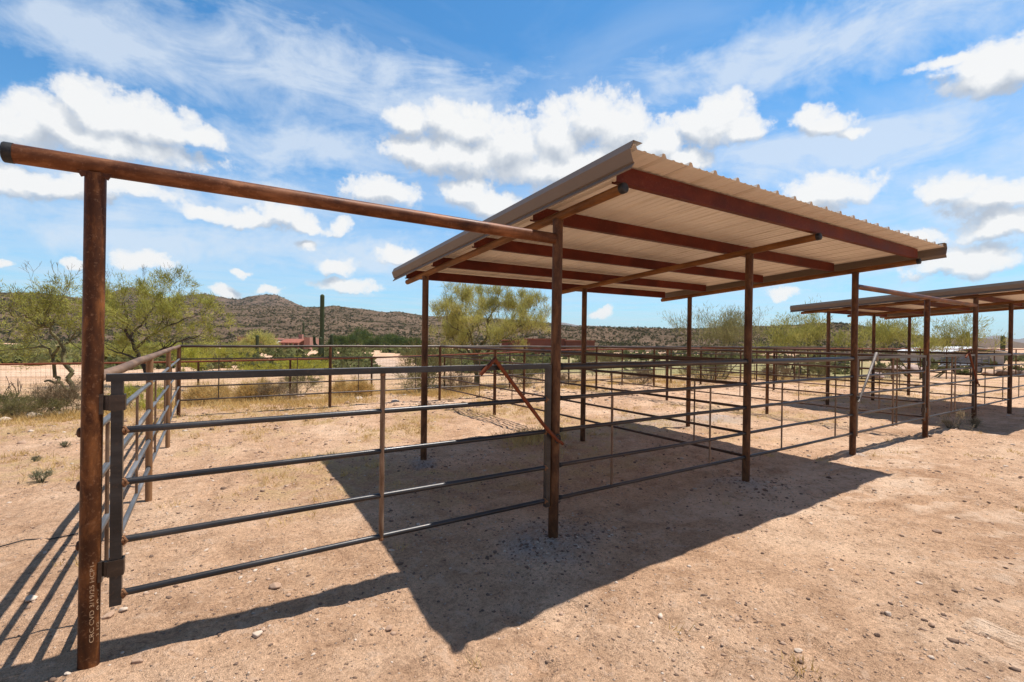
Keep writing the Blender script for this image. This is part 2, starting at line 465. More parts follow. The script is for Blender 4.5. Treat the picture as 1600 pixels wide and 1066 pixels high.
# ------------------------------------------------------------------ layout
AX = [3.046, 5.968, 8.822, 11.856, 14.809, 17.664]
BQ = 2.95
LY = [2.917, 5.718, 8.943]
RAIL = [1.497, 1.222, .945, .636, .352]
SHIFT = AX[4] - AX[0]

def rafter_z(y, x=0): return 2.818 - .0605 * y + .0070 * (x - 6)
def purlin_z(y, x=6): return rafter_z(y, x) + .049
def sheet_z(y, x=6): return purlin_z(y, x) + .127 + .016

# ------------------------------------------------------------------ ground
def make_ground():
    th0 = math.atan2(.840, .542)
    fine = np.arange(-62, 62.01, .30)
    coarse_r = np.arange(65, 296, 4.0)
    ang = np.radians(np.concatenate([fine, coarse_r])) * -1 + th0
    r = [.6]
    while r[-1] < 45: r.append(r[-1] * 1.0072 + .001)
    while r[-1] < 5900: r.append(r[-1] * 1.07)
    r = np.array(r)
    R, A = np.meshgrid(r, ang, indexing='ij')
    X = CAM[0] + R * np.cos(A); Y = CAM[1] + R * np.sin(A)
    Z = H(X.ravel(), Y.ravel())
    nr, na = len(r), len(ang)
    v = np.stack([X.ravel(), Y.ravel(), Z], 1)
    v = np.vstack([v, [[CAM[0], CAM[1], 0.0]]])
    i = np.arange(nr - 1)[:, None] * na; j = np.arange(na)[None, :]; j2 = (j + 1) % na
    f = np.stack([i + j, i + j2, i + na + j2, i + na + j], -1).reshape(-1, 4)
    cen = len(v) - 1
    o = mesh_np('ground', v, f, M['ground'], smooth=True)
    tag(o, kind='structure')
    x, y = v[:, 0], v[:, 1]
    gr = np.zeros(len(v)); 
    for (px, py, rr) in [(AX[0], 0, .55), (AX[1], -.05, .5), (AX[2], 0, .2), (AX[0], BQ, .3), (8.7, 3.6, 1.3), (10.2, 3.2, .8)]:
        gr = np.maximum(gr, (1 - sstep(rr * .25, rr, np.hypot((x - px) * .8, y - py) + .35 * vnoise(x * 3, y * 3, 3))) * .8)
    # gravel road in the distance and pale wash on the left
    def band(pa, pb, w):
        pa = np.array(pa); pb = np.array(pb); d = pb - pa; L = np.linalg.norm(d); d /= L
        s = (x - pa[0]) * d[0] + (y - pa[1]) * d[1]; q = -(x - pa[0]) * d[1] + (y - pa[1]) * d[0]
        return sstep(-3, 0, s) * (1 - sstep(L, L + 6, s)) * (1 - sstep(w * .7, w, np.abs(q) + 1.5 * vnoise(x / 4, y / 4, 8)))
    road = band(at(612, 27, 0)[:2], at(575, 75, 0)[:2], 3.0)
    gr = np.maximum(gr, road * .45)
    grass = sstep(8.8, 10.5, y) * (1 - sstep(20, 30, y)) * .8
    gn = fbm(x / 1.7, y / 1.7, 31, 3)
    grass = np.maximum(grass, sstep(-.05, .25, gn) * sstep(-9, -2, -np.abs(y - 6)) * (np.where(y > 1.2, 1, .25)))
    grass = grass * sstep(-.6, 1.6, y)
    wash = band(at(-260, 24, 0)[:2], at(150, 30, 0)[:2], 5.0)
    pale = .8 * wash
    xr, yr = x * .93 - y * .37, x * .37 + y * .93
    pale = np.maximum(pale, .85 * sstep(.06, .20, fbm(xr / 2.2 + 3, yr / .55, 41, 4, .6)) * (1 - sstep(-.4, .5, y)) * sstep(3, 5, x))
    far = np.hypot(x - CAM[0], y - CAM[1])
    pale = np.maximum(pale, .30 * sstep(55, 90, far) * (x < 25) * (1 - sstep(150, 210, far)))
    u_dir = np.degrees(np.arctan2(x - CAM[0], y - CAM[1]))
    green = sstep(34, 40, u_dir) * (1 - sstep(68, 74, u_dir)) * sstep(26, 34, far) * (1 - sstep(75, 120, far)) * .8
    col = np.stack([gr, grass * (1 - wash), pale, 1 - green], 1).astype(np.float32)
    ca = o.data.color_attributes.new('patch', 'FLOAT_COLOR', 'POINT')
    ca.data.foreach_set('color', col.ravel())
    return o
make_ground()

def tyre_track():
    d = TRACK_B - TRACK_A; L = np.linalg.norm(d); d = d / L; n = np.array([-d[1], d[0]])
    ss = np.arange(0, L + 1.2, .012); qq = np.linspace(-.125, .125, 44)
    A, B = np.meshgrid(ss, qq, indexing='ij')
    x = TRACK_A[0] + A * d[0] + (B - .02 * np.sin(A * 3)) * n[0]; y = TRACK_A[1] + A * d[1] + (B - .02 * np.sin(A * 3)) * n[1]
    edge = sstep(0, .05, A) * (1 - sstep(.095, .125, np.abs(B)))
    wob = B + .006 * np.sin(A * 9) + .004 * fbm(A * 8, B * 30, 3, 2)
    groove = np.exp(-((((wob / .036) % 1) - .5) / .11) ** 2)
    lug = np.exp(-((((A + np.abs(B) * .6) / .055) % 1 - .5) / .10) ** 2) * .35
    base = H_base(x, y) + fbm(x / 1.5, y / 1.5, 11, 2) * .030
    zs = np.maximum(H(x.ravel(), y.ravel()).reshape(x.shape), base - .02) * .4 + base * .6
    edge = np.clip(edge - .55 * sstep(.02, .30, fbm(x / .11, y / .11, 19, 3) + .9 * np.clip(np.abs(B) - .06, 0, 1) / .065 - .55), 0, 1)
    z = zs + (-.035 + .041 * edge) - edge * (.011 * groove + .004 * lug) + .002 * fbm(x / .02, y / .02, 9, 2)
    na, nb = x.shape
    i = np.arange(na - 1)[:, None] * nb; j = np.arange(nb - 1)[None, :]
    F = np.stack([i + j, i + nb + j, i + nb + j + 1, i + j + 1], -1).reshape(-1, 4)
    o = mesh_np('tyre_track', np.stack([x, y, z], -1).reshape(-1, 3), F, M['ground'], smooth=True); tag(o, kind='structure')
    pk = np.clip(edge.ravel() * (1.5 + .7 * fbm(x.ravel() / .09, y.ravel() / .09, 29, 3)), 0, 1.5) * (1 - .6 * groove.ravel())
    ca = o.data.color_attributes.new('patch', 'FLOAT_COLOR', 'POINT')
    ca.data.foreach_set('color', np.stack([pk * 0, pk * 0, pk, pk * 0 + 1], 1).astype(np.float32).ravel())
tyre_track()

# ------------------------------------------------------------------ pens: shelters
def make_shelter():
    t = thing('horse_shelter', 'near open horse shelter with corrugated tan roof on brown pipe posts', 'shelter', (AX[0], 0, 0), 'open horse shelters')
    ox = AX[0]
    L = lambda p: (p[0] - ox, p[1], p[2])
    for k in range(3):
        for y in (0, BQ):
            x = AX[k]
            b = MB(); b.tube([L((x - .012 * (y == 0), y, -.25)), L((x, y, rafter_z(y, x) - .030))], .0445, 18)
            # weld collar
            b.tube([L((x, y, rafter_z(y, x) - .05)), L((x, y, rafter_z(y, x) - .028))], .0475, 18)
            b.build('post', M['post'], t)
        x = AX[k]
        b = MB(); y0, y1 = -.775, 3.66
        b.tube([L((x, y0, rafter_z(y0, x))), L((x, y1, rafter_z(y1, x)))], .037, 18)
        ro = b.build('rafter', M['rafter'], t)
        c = MB(); dv = Vector((0, -1, .0605)).normalized()
        p = Vector(L((x, y0, rafter_z(y0, x))))
        c.tube([p - dv * .03, p + dv * .004], .0395, 18); c.dome(p + dv * .004, dv, .0395, .012, 18)
        c.build('end_cap', M['cap'], ro)
    # C purlins along x, web to the front
    for y in (-.74, .31, 1.45, 2.60, 3.60):
        b = MB()
        prof = [(0, 0), (.050, 0), (.050, .016), (.047, .016), (.047, .003), (.003, .003), (.003, .124), (.047, .124), (.047, .111), (.050, .111), (.050, .127), (0, .127)]
        def fn(x, a, c, y=y): return L((x, y + a, purlin_z(y, x) + c - .0605 * a))
        # concave profile: build as quads along the strip
        n = len(prof)
        xs = np.linspace(AX[0] - .045, AX[2] + .035, 5)
        vs = []
        for x in xs: vs += [fn(x, a, c) for a, c in prof]
        fs = []
        for i in range(len(xs) - 1):
            for j in range(n):
                fs.append((i * n + j, i * n + (j + 1) % n, (i + 1) * n + (j + 1) % n, (i + 1) * n + j))
        for base in (0, (len(xs) - 1) * n):
            fs += [tuple(base + q for q in (0, 1, 4, 5)), tuple(base + q for q in (0, 5, 6, 11)), tuple(base + q for q in (11, 6, 7, 10)), tuple(base + q for q in (1, 2, 3, 4)), tuple(base + q for q in (7, 8, 9, 10))]
        b.add(vs, fs); b.build('purlin', M['oxide'], t)
    # corrugated sheet
    x0, x1 = AX[0] - .13, AX[2] + .29
    y0, y1 = -.96, 3.88
    pitch = .3048
    prof = []
    x = x0
    while x < x1 - .02:
        for dx, dz in ((0, .001), (.016, .031), (.040, .031), (.058, .001), (.115, .001), (.125, .007), (.145, .007), (.155, .001), (.205, .001), (.215, .007), (.235, .007), (.245, .001)):
            if x + dx < x1: prof.append((x + dx, dz))
        x += pitch
    prof.append((x1, .001))
    ys = np.linspace(y0, y1, 7)
    n = len(prof); vs = []; fs = []
    for th in (0, .0012):
        for y in ys:
            sag = .004 * math.sin(y * 2.1)
            vs += [L((px, y, sheet_z(y, px) + dz + th + sag)) for px, dz in prof]
    K = len(ys) * n
    for i in range(len(ys) - 1):
        for j in range(n - 1):
            a = i * n + j
            fs.append((a, a + n, a + n + 1, a + 1)); fs.append((K + a, K + a + 1, K + a + n + 1, K + a + n))
    for j in range(n - 1):
        fs.append((j, j + 1, K + j + 1, K + j)); e = (len(ys) - 1) * n
        fs.append((e + j, K + e + j, K + e + j + 1, e + j + 1))
    b = MB(); b.add(vs, fs); b.build('roof_sheet', M['roof'], t)
    # rake trims on both sides: cap flange, chamfer, face, drip kick
    for sgn, xe in ((-1, x0), (1, x1)):
        line = [(.085, .042), (-.004, .042), (-.034, -.020), (-.004, -.100), (.010, -.108), (-.020, -.146), (-.016, -.152)]
        thk = .002
        bm = MB(); vs = []; n = len(line)
        yy = np.linspace(y0 - .02, y1 + .02, 5)
        for off in (0, thk):
            for y in yy:
                for a, c in line:
                    vs.append(L((xe - sgn * a * -1 * -1 if False else xe + (-sgn) * a + (-sgn) * off * 1.0, y, sheet_z(y, xe) + c - off)))
        K = len(yy) * n; fs = []
        for i in range(len(yy) - 1):
            for j in range(n - 1):
                a = i * n + j
                q1 = (a, a + 1, a + n + 1, a + n); q2 = (K + a, K + a + n, K + a + n + 1, K + a + 1)
                fs += [q1, q2]
        for base in (0, (len(yy) - 1) * n):
            for j in range(n - 1): fs.append((base + j, base + j + 1, K + base + j + 1, K + base + j))
        for i in range(len(yy) - 1):
            for j in (0, n - 1):
                a = i * n + j; fs.append((a, a + n, K + a + n, K + a))
        bm.add(vs, fs)
        bm.build('rake_trim', M['trim'], t)
    return t
shelter = make_shelter()
sh2 = copy_tree(shelter)
sh2.location = (AX[4], 0, 0)
sh2['label'] = 'far open horse shelter cut off by the right edge, beyond the double gates'

# ------------------------------------------------------------------ gate frames (tall post carrying an overhead pipe)
def text_mesh(body, size):
    cu = bpy.data.curves.new('stencil', 'FONT'); cu.body = body; cu.size = size
    o = bpy.data.objects.new('stencil', cu); C.objects.link(o)
    bpy.context.view_layer.update()
    dg = bpy.context.evaluated_depsgraph_get()
    me = bpy.data.meshes.new_from_object(o.evaluated_get(dg))
    bpy.data.objects.remove(o); bpy.data.curves.remove(cu)
    bm = bmesh.new(); bm.from_mesh(me); bmesh.ops.triangulate(bm, faces=bm.faces[:])
    for _ in range(3):
        lg = [e for e in bm.edges if e.calc_length() > .0035]
        if lg: bmesh.ops.subdivide_edges(bm, edges=lg, cuts=1, use_grid_fill=False); bmesh.ops.triangulate(bm, faces=bm.faces[:])
    bm.to_mesh(me); bm.free()
    return me

def gate_frame():
    t = thing('gate_frame', 'tall rusty pipe gate post carrying a long overhead pipe at the left', 'gate frame', (0, 0, 0), 'overhead gate frames')
    b = MB()
    b.tube([(-.006, 0, -.3), (.008, 0, 2.56)], .0445, 28)
    post = b.build('post', M['rust'], t)
    # fish-mouth gussets at the saddle
    g = MB()
    for s in (-1, 1):
        g = MB(); g.box((.008 + s * .038, -.024, 2.556), (.05, .012, .03), 0, Matrix.Rotation(s * .5, 3, 'Y'))
        g.build('saddle_weld', M['rust_h'], t)
    b = MB(); b.tube([(-.30, 0, 2.6), (AX[0] - .04, 0, 2.602)], .0465, 24)
    beam = b.build('overhead_pipe', M['rust_h'], t)
    c = MB(); c.tube([(-.325, 0, 2.6), (-.292, 0, 2.6)], .0485, 24); c.dome((-.325, 0, 2.6), (-1, 0, 0), .0485, .012, 24)
    c.build('end_cap', M['cap'], beam)
    # stubs of the side fence rails welded through the post
    for z in RAIL[1:4]:
        c = MB(); c.tube([(-.030, .02, z), (-.050, .02, z)], .026, 16); c.dome((-.050, .02, z), (-1, 0, 0), .026, .012, 16)
        c.build('rail_stub', M['post'], t)
    # stencilled mill mark running up the pipe
    for body, size, phi, z0, z1 in (('CRC CVD 3/19/25 HCP1-', .0255, -68, .145, .560), ('3', .020, -32, .165, .177), ('1/2', .020, -32, .190, .240), ('0.0 -.00', .020, -32, .300, .445), ('1/2', .020, -36, .590, .655)):
        me = text_mesh(body, size)
        xs = [v.co.x for v in me.vertices]; w = max(xs)
        k = (z1 - z0) / w
        for v in me.vertices:
            x, y = v.co.x * k, v.co.y - size * .35
            a = rad(phi) - y / .0445
            v.co = (math.cos(a) * .0455 - .004, math.sin(a) * .0455, z0 + x)
        me.materials.append(M['chalk'])
        o = bpy.data.objects.new('stencil_marking', me); C.objects.link(o); o.parent = post
    return t
gate_frame()

t = thing('gate_frame', 'farther overhead pipe on a middle post above the double gates', 'gate frame', (AX[3], 0, 0), 'overhead gate frames')
b = MB(); b.tube([(-.012, 0, -.3), (0, 0, 2.56)], .0445, 18); b.build('post', M['rust'], t)
b = MB(); b.tube([(AX[2] + .04 - AX[3], 0, 2.6), (AX[4] - .04 - AX[3], 0, 2.6)], .040, 18); b.build('overhead_pipe', M['rust_h'], t)

# ------------------------------------------------------------------ pipe gates
def pipe_gate(label, xh, xl, stays, mats, stay_r=.013, latch_mat='latch'):
    """hinged at xh, latched at xl, in the plane y=0"""
    sg = 1 if xl > xh else -1
    t = thing('pipe_gate', label, 'gate', (xh, 0, 0), 'five rail pipe gates')
    X = lambda x: x - xh
    a, z_ = X(xh + sg * .103), X(xl)
    ms, mr = mats
    for x, w in ((a, .050), (z_, .042)):
        b = MB(); b.box((x, 0, .905), (w, .042, 1.215)); b.build('stile', M[ms], t)
    for i, z in enumerate(RAIL):
        b = MB()
        xa, xb = a + sg * (.025 if i else -.025), z_ - sg * .021
        if i == 0:
            b.box(((xa + xb) / 2, 0, z + .006), (abs(xb - xa) + .04, .044, .040))
        else:
            b.tube([(xa, 0, z), (xb, 0, z)], .0185, 16)
            for xx in (xa + sg * .004, xb - sg * .004):
                b.tube([(xx - .006, 0, z), (xx + .006, 0, z)], .0235, 10, 1)
                b.tube([(xx, -.010, z - .024), (xx + sg * .018, -.016, z - .004), (xx, -.012, z + .02)], .007, 6, 1)
        b.build('rail', [M[mr], M['weld']], t)
    for x in stays:
        b = MB(); b.tube([(X(x), -.004, RAIL[4] - .02), (X(x), -.004, RAIL[0] - .012)], stay_r, 10)
        b.tube([(X(x), -.004, RAIL[0] - .03), (X(x), -.004, RAIL[0] - .014)], .019, 8, 1)
        b.tube([(X(x), -.004, RAIL[4] - .026), (X(x), -.004, RAIL[4] - .006)], .018, 8, 1)
        b.build('stay', [M['stay'], M['weld']], t)
    for z in (1.372, .50):
        b = MB()
        for y in (-.027, .027): b.box((a, y, z), (.066, .006, .082))
        b.box((a + sg * .032, 0, z), (.006, .052, .082))
        b.box((a - sg * .041, 0, z), (.028, .010, .078)); b.box((a - sg * .040, -.012, z), (.010, .022, .078))
        b.box((a - sg * .062, -.018, z - .004), (.016, .030, .104))
        b.build('hinge', M['brownrail'], t)
    if True:
        b = MB()
        f = z_ + sg * .06
        b.tube([(f - sg * .74, -.030, 1.452), (f - sg * .625, -.052, 1.572), (f - sg * .15, -.060, 1.02), (f + sg * .005, -.062, .868)], .0155, 10)
        b.tube([(f + sg * .005, -.062, .868), (f + sg * .03, -.075, .855), (f + sg * .055, -.07, .835)], .013, 8)
        b.build('latch', M[latch_mat], t)
        b = MB()
        rg = [(f - sg * .01 + .062 * math.cos(q), .03 + .07 * math.sin(q) * .9 - .03, .895 - .03 * math.cos(q)) for q in np.linspace(0, 2 * PI, 17)]
        b.tube(rg, .0085, 8, cap=False)
        rg = [(f + .028 * math.cos(q) + sg * .005, -.062, .885 + .036 * math.sin(q)) for q in np.linspace(0, 2 * PI, 13)]
        b.tube(rg, .006, 8, cap=False)
        b.build('latch_ring', M['cap'], t)
    return t
pipe_gate('dark steel five rail gate in the foreground, hinged on the tall rusty post', 0, 2.96, (1.525,), ('steel', 'steel'), .017)
pipe_gate('first of the two far gates, leaning latch rod beside the shelter corner post', AX[3], AX[2] + .09, (10.31, 10.47), ('brownrail', 'brownrail'), latch_mat='galv')
pipe_gate('second of the two far gates, latched at the far shelter front post', AX[3], AX[4] - .09, (13.28, 13.49), ('brownrail', 'brownrail'))

# ------------------------------------------------------------------ pipe fences
def pipe_fence(label, p0, p1, posts, stays, railmat, postmat='post', top_r=.030, rail_r=.0175, ends=(0, 0), post_r=.0365, stay_mat='stay', top_mat=None, marks=()):
    p0 = np.array(p0, float); p1 = np.array(p1, float)
    d = p1 - p0; L = np.linalg.norm(d); d = d / L
    t = thing('pipe_fence', label, 'fence', (p0[0], p0[1], 0), 'pipe fences of the pens')
    P = lambda s, z: (d[0] * s, d[1] * s, z)
    allp = sorted([(0, False)] + [(s, True) for s in posts] + [(L, False)])
    for i, z in enumerate(RAIL):
        b = MB()
        pts = []
        for s, _ in allp:
            if pts and s - pts[-1] < .05: continue
            pts.append(min(max(s, ends[0]), L - ends[1]))
        rng = random.Random(i * 7 + int(L * 10))
        pl = []
        for q0, q1 in zip(pts[:-1], pts[1:]):
            pl.append(P(q0, z + rng.uniform(-.004, .004)))
            if q1 - q0 > 1.2:
                for f_ in (.33, .68): pl.append(P(q0 + (q1 - q0) * f_, z + rng.uniform(-.007, .005)))
        pl.append(P(pts[-1], z))
        rr = top_r if i == 0 else rail_r
        b.tube(pl, rr, 14)
        for sx in marks:
            k = rng.uniform(.010, .022)
            b.tube([P(sx - k, z), P(sx + k, z)], rr + .0012, 14, 1)
            w0 = rng.uniform(.003, .005)
            b.tube([P(sx - w0, z), P(sx + w0, z)], rr + .005, 12, 1)
        b.build('rail', [M[top_mat if top_mat and i == 0 else railmat], M['cap']], t)
    for s in posts:
        b = MB(); b.tube([P(s, -.55), P(s, RAIL[0] - .02)], post_r, 16)
        for z in RAIL[1:]: b.tube([P(s - post_r - .007, z), P(s + post_r + .007, z)], rail_r + .0035, 10, 1)
        b.build('post', [M[postmat], M['cap']], t)
    for s in stays:
        b = MB(); b.tube([P(s, RAIL[4] + .012), P(s, RAIL[1] - .012)], .0105, 8); b.build('stay', M[stay_mat], t)
    return t

def quarter(bounds):
    r = []
    for a, b_ in zip(bounds[:-1], bounds[1:]): r += [a + (b_ - a) * .235, a + (b_ - a) * .755]
    return r
# front fence of the near shelter
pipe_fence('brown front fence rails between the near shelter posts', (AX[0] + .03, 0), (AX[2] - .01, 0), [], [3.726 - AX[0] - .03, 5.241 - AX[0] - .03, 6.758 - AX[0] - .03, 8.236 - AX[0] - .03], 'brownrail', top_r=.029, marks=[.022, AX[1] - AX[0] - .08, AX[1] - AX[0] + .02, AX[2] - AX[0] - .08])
pipe_fence('front fence rails of the far shelter at the right edge', (AX[4] + .03, 0), (AX[4] + 5.8, 0), [], [.75, 2.24, 3.78, 5.0], 'brownrail', top_r=.029)
# left side fence
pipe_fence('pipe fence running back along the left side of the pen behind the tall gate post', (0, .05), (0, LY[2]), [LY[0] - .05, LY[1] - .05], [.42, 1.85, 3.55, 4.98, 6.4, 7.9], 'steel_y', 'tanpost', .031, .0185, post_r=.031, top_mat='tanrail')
# back fence
bx = [0, 3.045, 5.968, 8.821, 11.856, 14.809, 17.664, 20.51, 23.5, 26.5, 29.5, 32.5]
ld = thing('pipe_fence', '', '')
bpy.data.objects.remove(ld)
pipe_fence('long dark back fence across the far end of the pens', (0, LY[2]), (32.5, LY[2]), bx, quarter(bx), 'brownrail', 'post', .030, .0165, post_r=.0365, stay_mat='brownrail')
# dividers
def divider(x, label, first):
    ys = [0, BQ, 5.9, LY[2]]
    posts = [5.9] if first else [BQ, 5.9]
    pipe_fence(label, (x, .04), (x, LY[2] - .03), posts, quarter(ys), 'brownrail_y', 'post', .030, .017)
divider(AX[1], 'divider fence running back under the near shelter roof', True)
divider(AX[3], 'divider fence running back from the middle post of the double gates', False)
divider(AX[5], 'divider fence running back under the far shelter roof', True)

# ------------------------------------------------------------------ perimeter wire fence
def perimeter():
    d = np.array([.98, -.2]); d /= np.linalg.norm(d)
    o0 = np.array([.283, 13.335])
    t = thing('wire_fence', 'rusty top rail fence with fine wire mesh beyond the pens', 'fence', (o0[0], o0[1], 0))
    ns = list(range(-9, 22))
    P = lambda s: o0 + d * s
    def top(s): return float(np.interp(s, [-30, -3, 0, 5, 9, 12.2, 20, 40], [.80, .92, .96, 1.06, 1.20, 1.34, 1.44, 1.46]))
    b = MB(); pl = []
    for n in ns:
        s = n * 2.44; q = P(s) - o0; pl.append((q[0], q[1], top(s)))
    b.tube(pl, .026, 8); b.build('top_rail', M['perimrail'], t)
    for n in ns:
        s = n * 2.44; q = P(s) - o0; g = hz_at(*P(s))
        b = MB(); b.tube([(q[0], q[1], g - .3), (q[0], q[1], top(s) - .012)], .030, 10); b.build('post', M['post'], t)
    # woven wire
    vs = []; fs = []
    def wire(p, q, w):
        o = len(vs); p = np.array(p); q = np.array(q)
        dd = q - p; dd /= np.linalg.norm(dd)
        side = np.cross(dd, [d[1], -d[0], 0.0]); side /= np.linalg.norm(side)
        nrm = np.cross(dd, side)
        for e in (p, q):
            for k in range(3):
                a = 2 * PI * k / 3; vs.append(e + (side * math.cos(a) + nrm * math.sin(a)) * w)
        for k in range(3): fs.append((o + k, o + (k + 1) % 3, o + 3 + (k + 1) % 3, o + 3 + k))
    s0, s1 = ns[0] * 2.44, ns[-1] * 2.44
    s = s0
    while s < s1:
        q = P(s); z1 = top(s); wire((q[0] - o0[0], q[1] - o0[1], z1 - 1.22), (q[0] - o0[0], q[1] - o0[1], z1), .0020); s += .10
    for k in range(13):
        for n in ns[:-1]:
            a, b2 = n * 2.44, (n + 1) * 2.44; q, w = P(a), P(b2)
            wire((q[0] - o0[0], q[1] - o0[1], top(a) - 1.22 + k * .1), (w[0] - o0[0], w[1] - o0[1], top(b2) - 1.22 + k * .1), .0020)
    mesh_np('wire_mesh', np.array(vs), np.array(fs), M['wire'], t)
perimeter()

# ------------------------------------------------------------------ plants
def tri_strips(starts, dirs, lens, widths, rng):
    n = len(starts)
    rnd = rng.normal(size=(n, 3)); side = np.cross(dirs, rnd); side /= np.linalg.norm(side, axis=1, keepdims=True) + 1e-9
    a = starts - side * widths[:, None] * .5; b_ = starts + side * widths[:, None] * .5
    c = starts + dirs * lens[:, None]
    v = np.stack([a, b_, c], 1).reshape(-1, 3)
    f = np.arange(n * 3).reshape(-1, 3)
    return v, f

def tubes_np(segs, n=5):
    """segs: list (p0,p1,r0,r1) -> verts, quads"""
    if not segs: return np.zeros((0, 3)), np.zeros((0, 4), int)
    p0 = np.array([s[0] for s in segs]); p1 = np.array([s[1] for s in segs]); r0 = np.array([s[2] for s in segs]); r1 = np.array([s[3] for s in segs])
    d = p1 - p0; d /= np.linalg.norm(d, axis=1, keepdims=True) + 1e-9
    ref = np.where(np.abs(d[:, 2:3]) < .9, np.array([[0, 0, 1.0]]), np.array([[1.0, 0, 0]]))
    e1 = np.cross(d, ref); e1 /= np.linalg.norm(e1, axis=1, keepdims=True) + 1e-9
    e2 = np.cross(d, e1)
    V = np.zeros((len(segs), 2, n, 3))
    for j in range(n):
        a = 2 * PI * j / n; off = e1 * math.cos(a) + e2 * math.sin(a)
        V[:, 0, j] = p0 + off * r0[:, None]; V[:, 1, j] = p1 + off * r1[:, None]
    base = (np.arange(len(segs)) * 2 * n)[:, None]
    F = []
    for j in range(n):
        F.append(np.concatenate([base + j, base + (j + 1) % n, base + n + (j + 1) % n, base + n + j], 1))
    return V.reshape(-1, 3), np.stack(F, 1).reshape(-1, 4)

def unit(v): return v / (np.linalg.norm(v) + 1e-9)

def grow(rng, p, d, L, r, depth, segs, twigs, up=.10, wig=.28, spread=.62, shrink=.74, kids=(2, 3), minr=.0035):
    n = 3
    for i in range(n):
        d = unit(d + rng.normal(size=3) * wig * .5 + np.array([0, 0, up]))
        q = p + d * L / n
        r1 = max(minr, r * (1 - .12))
        segs.append((p, q, r, r1, depth)); p, r = q, r1
        if depth <= 2 : twigs.append((p, d, L, depth))
    if depth <= 0: return
    k = rng.integers(kids[0], kids[1] + 1)
    for j in range(k):
        nd = unit(d + rng.normal(size=3) * spread + np.array([0, 0, up]))
        grow(rng, p, nd, L * shrink * rng.uniform(.75, 1.2), max(minr, r * (.72 if j == 0 else .58)), depth - 1, segs, twigs, up, wig, spread, shrink, kids, minr)

def leafs(rng, twigs, per, ln, wd, droop=.0, spread=.55, maxdepth=2):
    P = []; D = []
    for (p, d, L, dep) in twigs:
        if dep > maxdepth: continue
        k = per
        for _ in range(k):
            P.append(p + d * rng.uniform(-L * .33, L * .66) + rng.normal(size=3) * ln * .42)
            D.append(unit(d * 1.1 + rng.normal(size=3) * spread * .8 + np.array([0, 0, .25 - droop])))
    P = np.array(P); D = np.array(D)
    n = len(P)
    return tri_strips(P, D, ln * rng.uniform(.6, 1.3, n), wd * rng.uniform(.7, 1.3, n), rng)

def fit_box(arrs, cx, width, height, depthw):
    """scale plant so that its crown fills the wanted size; arrays are relative to the base"""
    al = np.vstack(arrs)
    lo = np.percentile(al, 1, axis=0); hi = np.percentile(al, 99, axis=0)
    s = np.array([width / max(.1, hi[0] - lo[0]), depthw / max(.1, hi[1] - lo[1]), height / max(.1, hi[2])])
    mid = (lo + hi) / 2
    out = []
    for a in arrs:
        b_ = a * s
        w = np.clip(b_[:, 2:3] / height * 1.6, 0, 1)
        b_[:, 0:1] += (cx - mid[0] * s[0]) * w
        b_[:, 1:2] += (-mid[1] * s[1]) * w
        out.append(b_)
    return out

YAW = math.atan2(.542, .840)   # so that plant x runs across the view
def tree(label, u, depth, z, width, height, seed, leaf, bark='bark', nstem=4, per=7, ln=.16, wd=.016, lv=5, cx=0.0, up=.09, group='palo verde trees beyond the pens', name='palo_verde_tree', spread=.6, dw=None, extra=None, r0=.06, cat='tree', droop=0.0, tilt=1.0):
    rng = np.random.default_rng(seed)
    base = at(u, depth, z)
    t = thing(name, label, cat, base, group, -YAW)
    segs = []; tw = []
    for k in range(nstem):
        a = 2 * PI * (k + rng.uniform(-.3, .3)) / nstem
        d = unit(np.array([math.cos(a) * tilt, math.sin(a) * tilt, rng.uniform(.8, 1.3)]))
        grow(rng, np.array([math.cos(a) * .06, math.sin(a) * .06, -.1]), d, 1.0, r0, lv, segs, tw, up, spread=spread)
    lv_, lf = leafs(rng, tw, per, 1.0 * ln * 3.2 / height if False else ln, wd, droop)
    # fit (leaf strips scale with it)
    ends = np.array([s[1] for s in segs])
    al = np.vstack([ends])
    lo = np.percentile(al, 1.5, axis=0); hi = np.percentile(al, 98.5, axis=0)
    dw = dw or width * .9
    sc = np.array([width / (hi[0] - lo[0]), dw / (hi[1] - lo[1]), height / hi[2]])
    mid = (lo + hi) / 2
    def fit(a):
        b_ = a * sc; w = np.clip(b_[..., 2:3] / height * 1.5, 0, 1)
        b_[..., 0:1] += (cx - mid[0] * sc[0]) * w; b_[..., 1:2] += (-mid[1] * sc[1]) * w
        return b_
    starts = np.array([q for q in lv_]).reshape(-1, 3, 3)
    cen = fit(starts[:, 0]); dl = starts - starts[:, :1]
    lvv = (cen[:, None, :] + dl).reshape(-1, 3)
    s0 = fit(np.array([s[0] for s in segs])); s1 = fit(np.array([s[1] for s in segs]))
    big = [(s0[i], s1[i], s[2], s[3]) for i, s in enumerate(segs) if s[4] >= 2]
    sm = [(s0[i], s1[i], s[2], s[3]) for i, s in enumerate(segs) if s[4] < 2]
    v1, f1 = tubes_np(big, 6)
    if extra:
        ve, fe = tubes_np(extra, 6); fe = fe + len(v1); v1 = np.vstack([v1, ve]); f1 = np.vstack([f1, fe])
    mesh_np('trunk', v1, f1, M[bark], t, smooth=True)
    v2, f2 = tubes_np(sm, 3)
    v2b, f2b = lvv, lf
    # crown: twigs as quads turned to tris plus leaves
    f2t = np.concatenate([f2[:, [0, 1, 2]], f2[:, [0, 2, 3]]]) if len(f2) else np.zeros((0, 3), int)
    fa = np.vstack([f2t, f2b + len(v2)]); mi = np.concatenate([np.ones(len(f2t), int), np.zeros(len(f2b), int)])
    mesh_np('crown', np.vstack([v2, v2b]), fa, None, t, mats=[M[leaf], M['twig']], mi=mi)
    return t

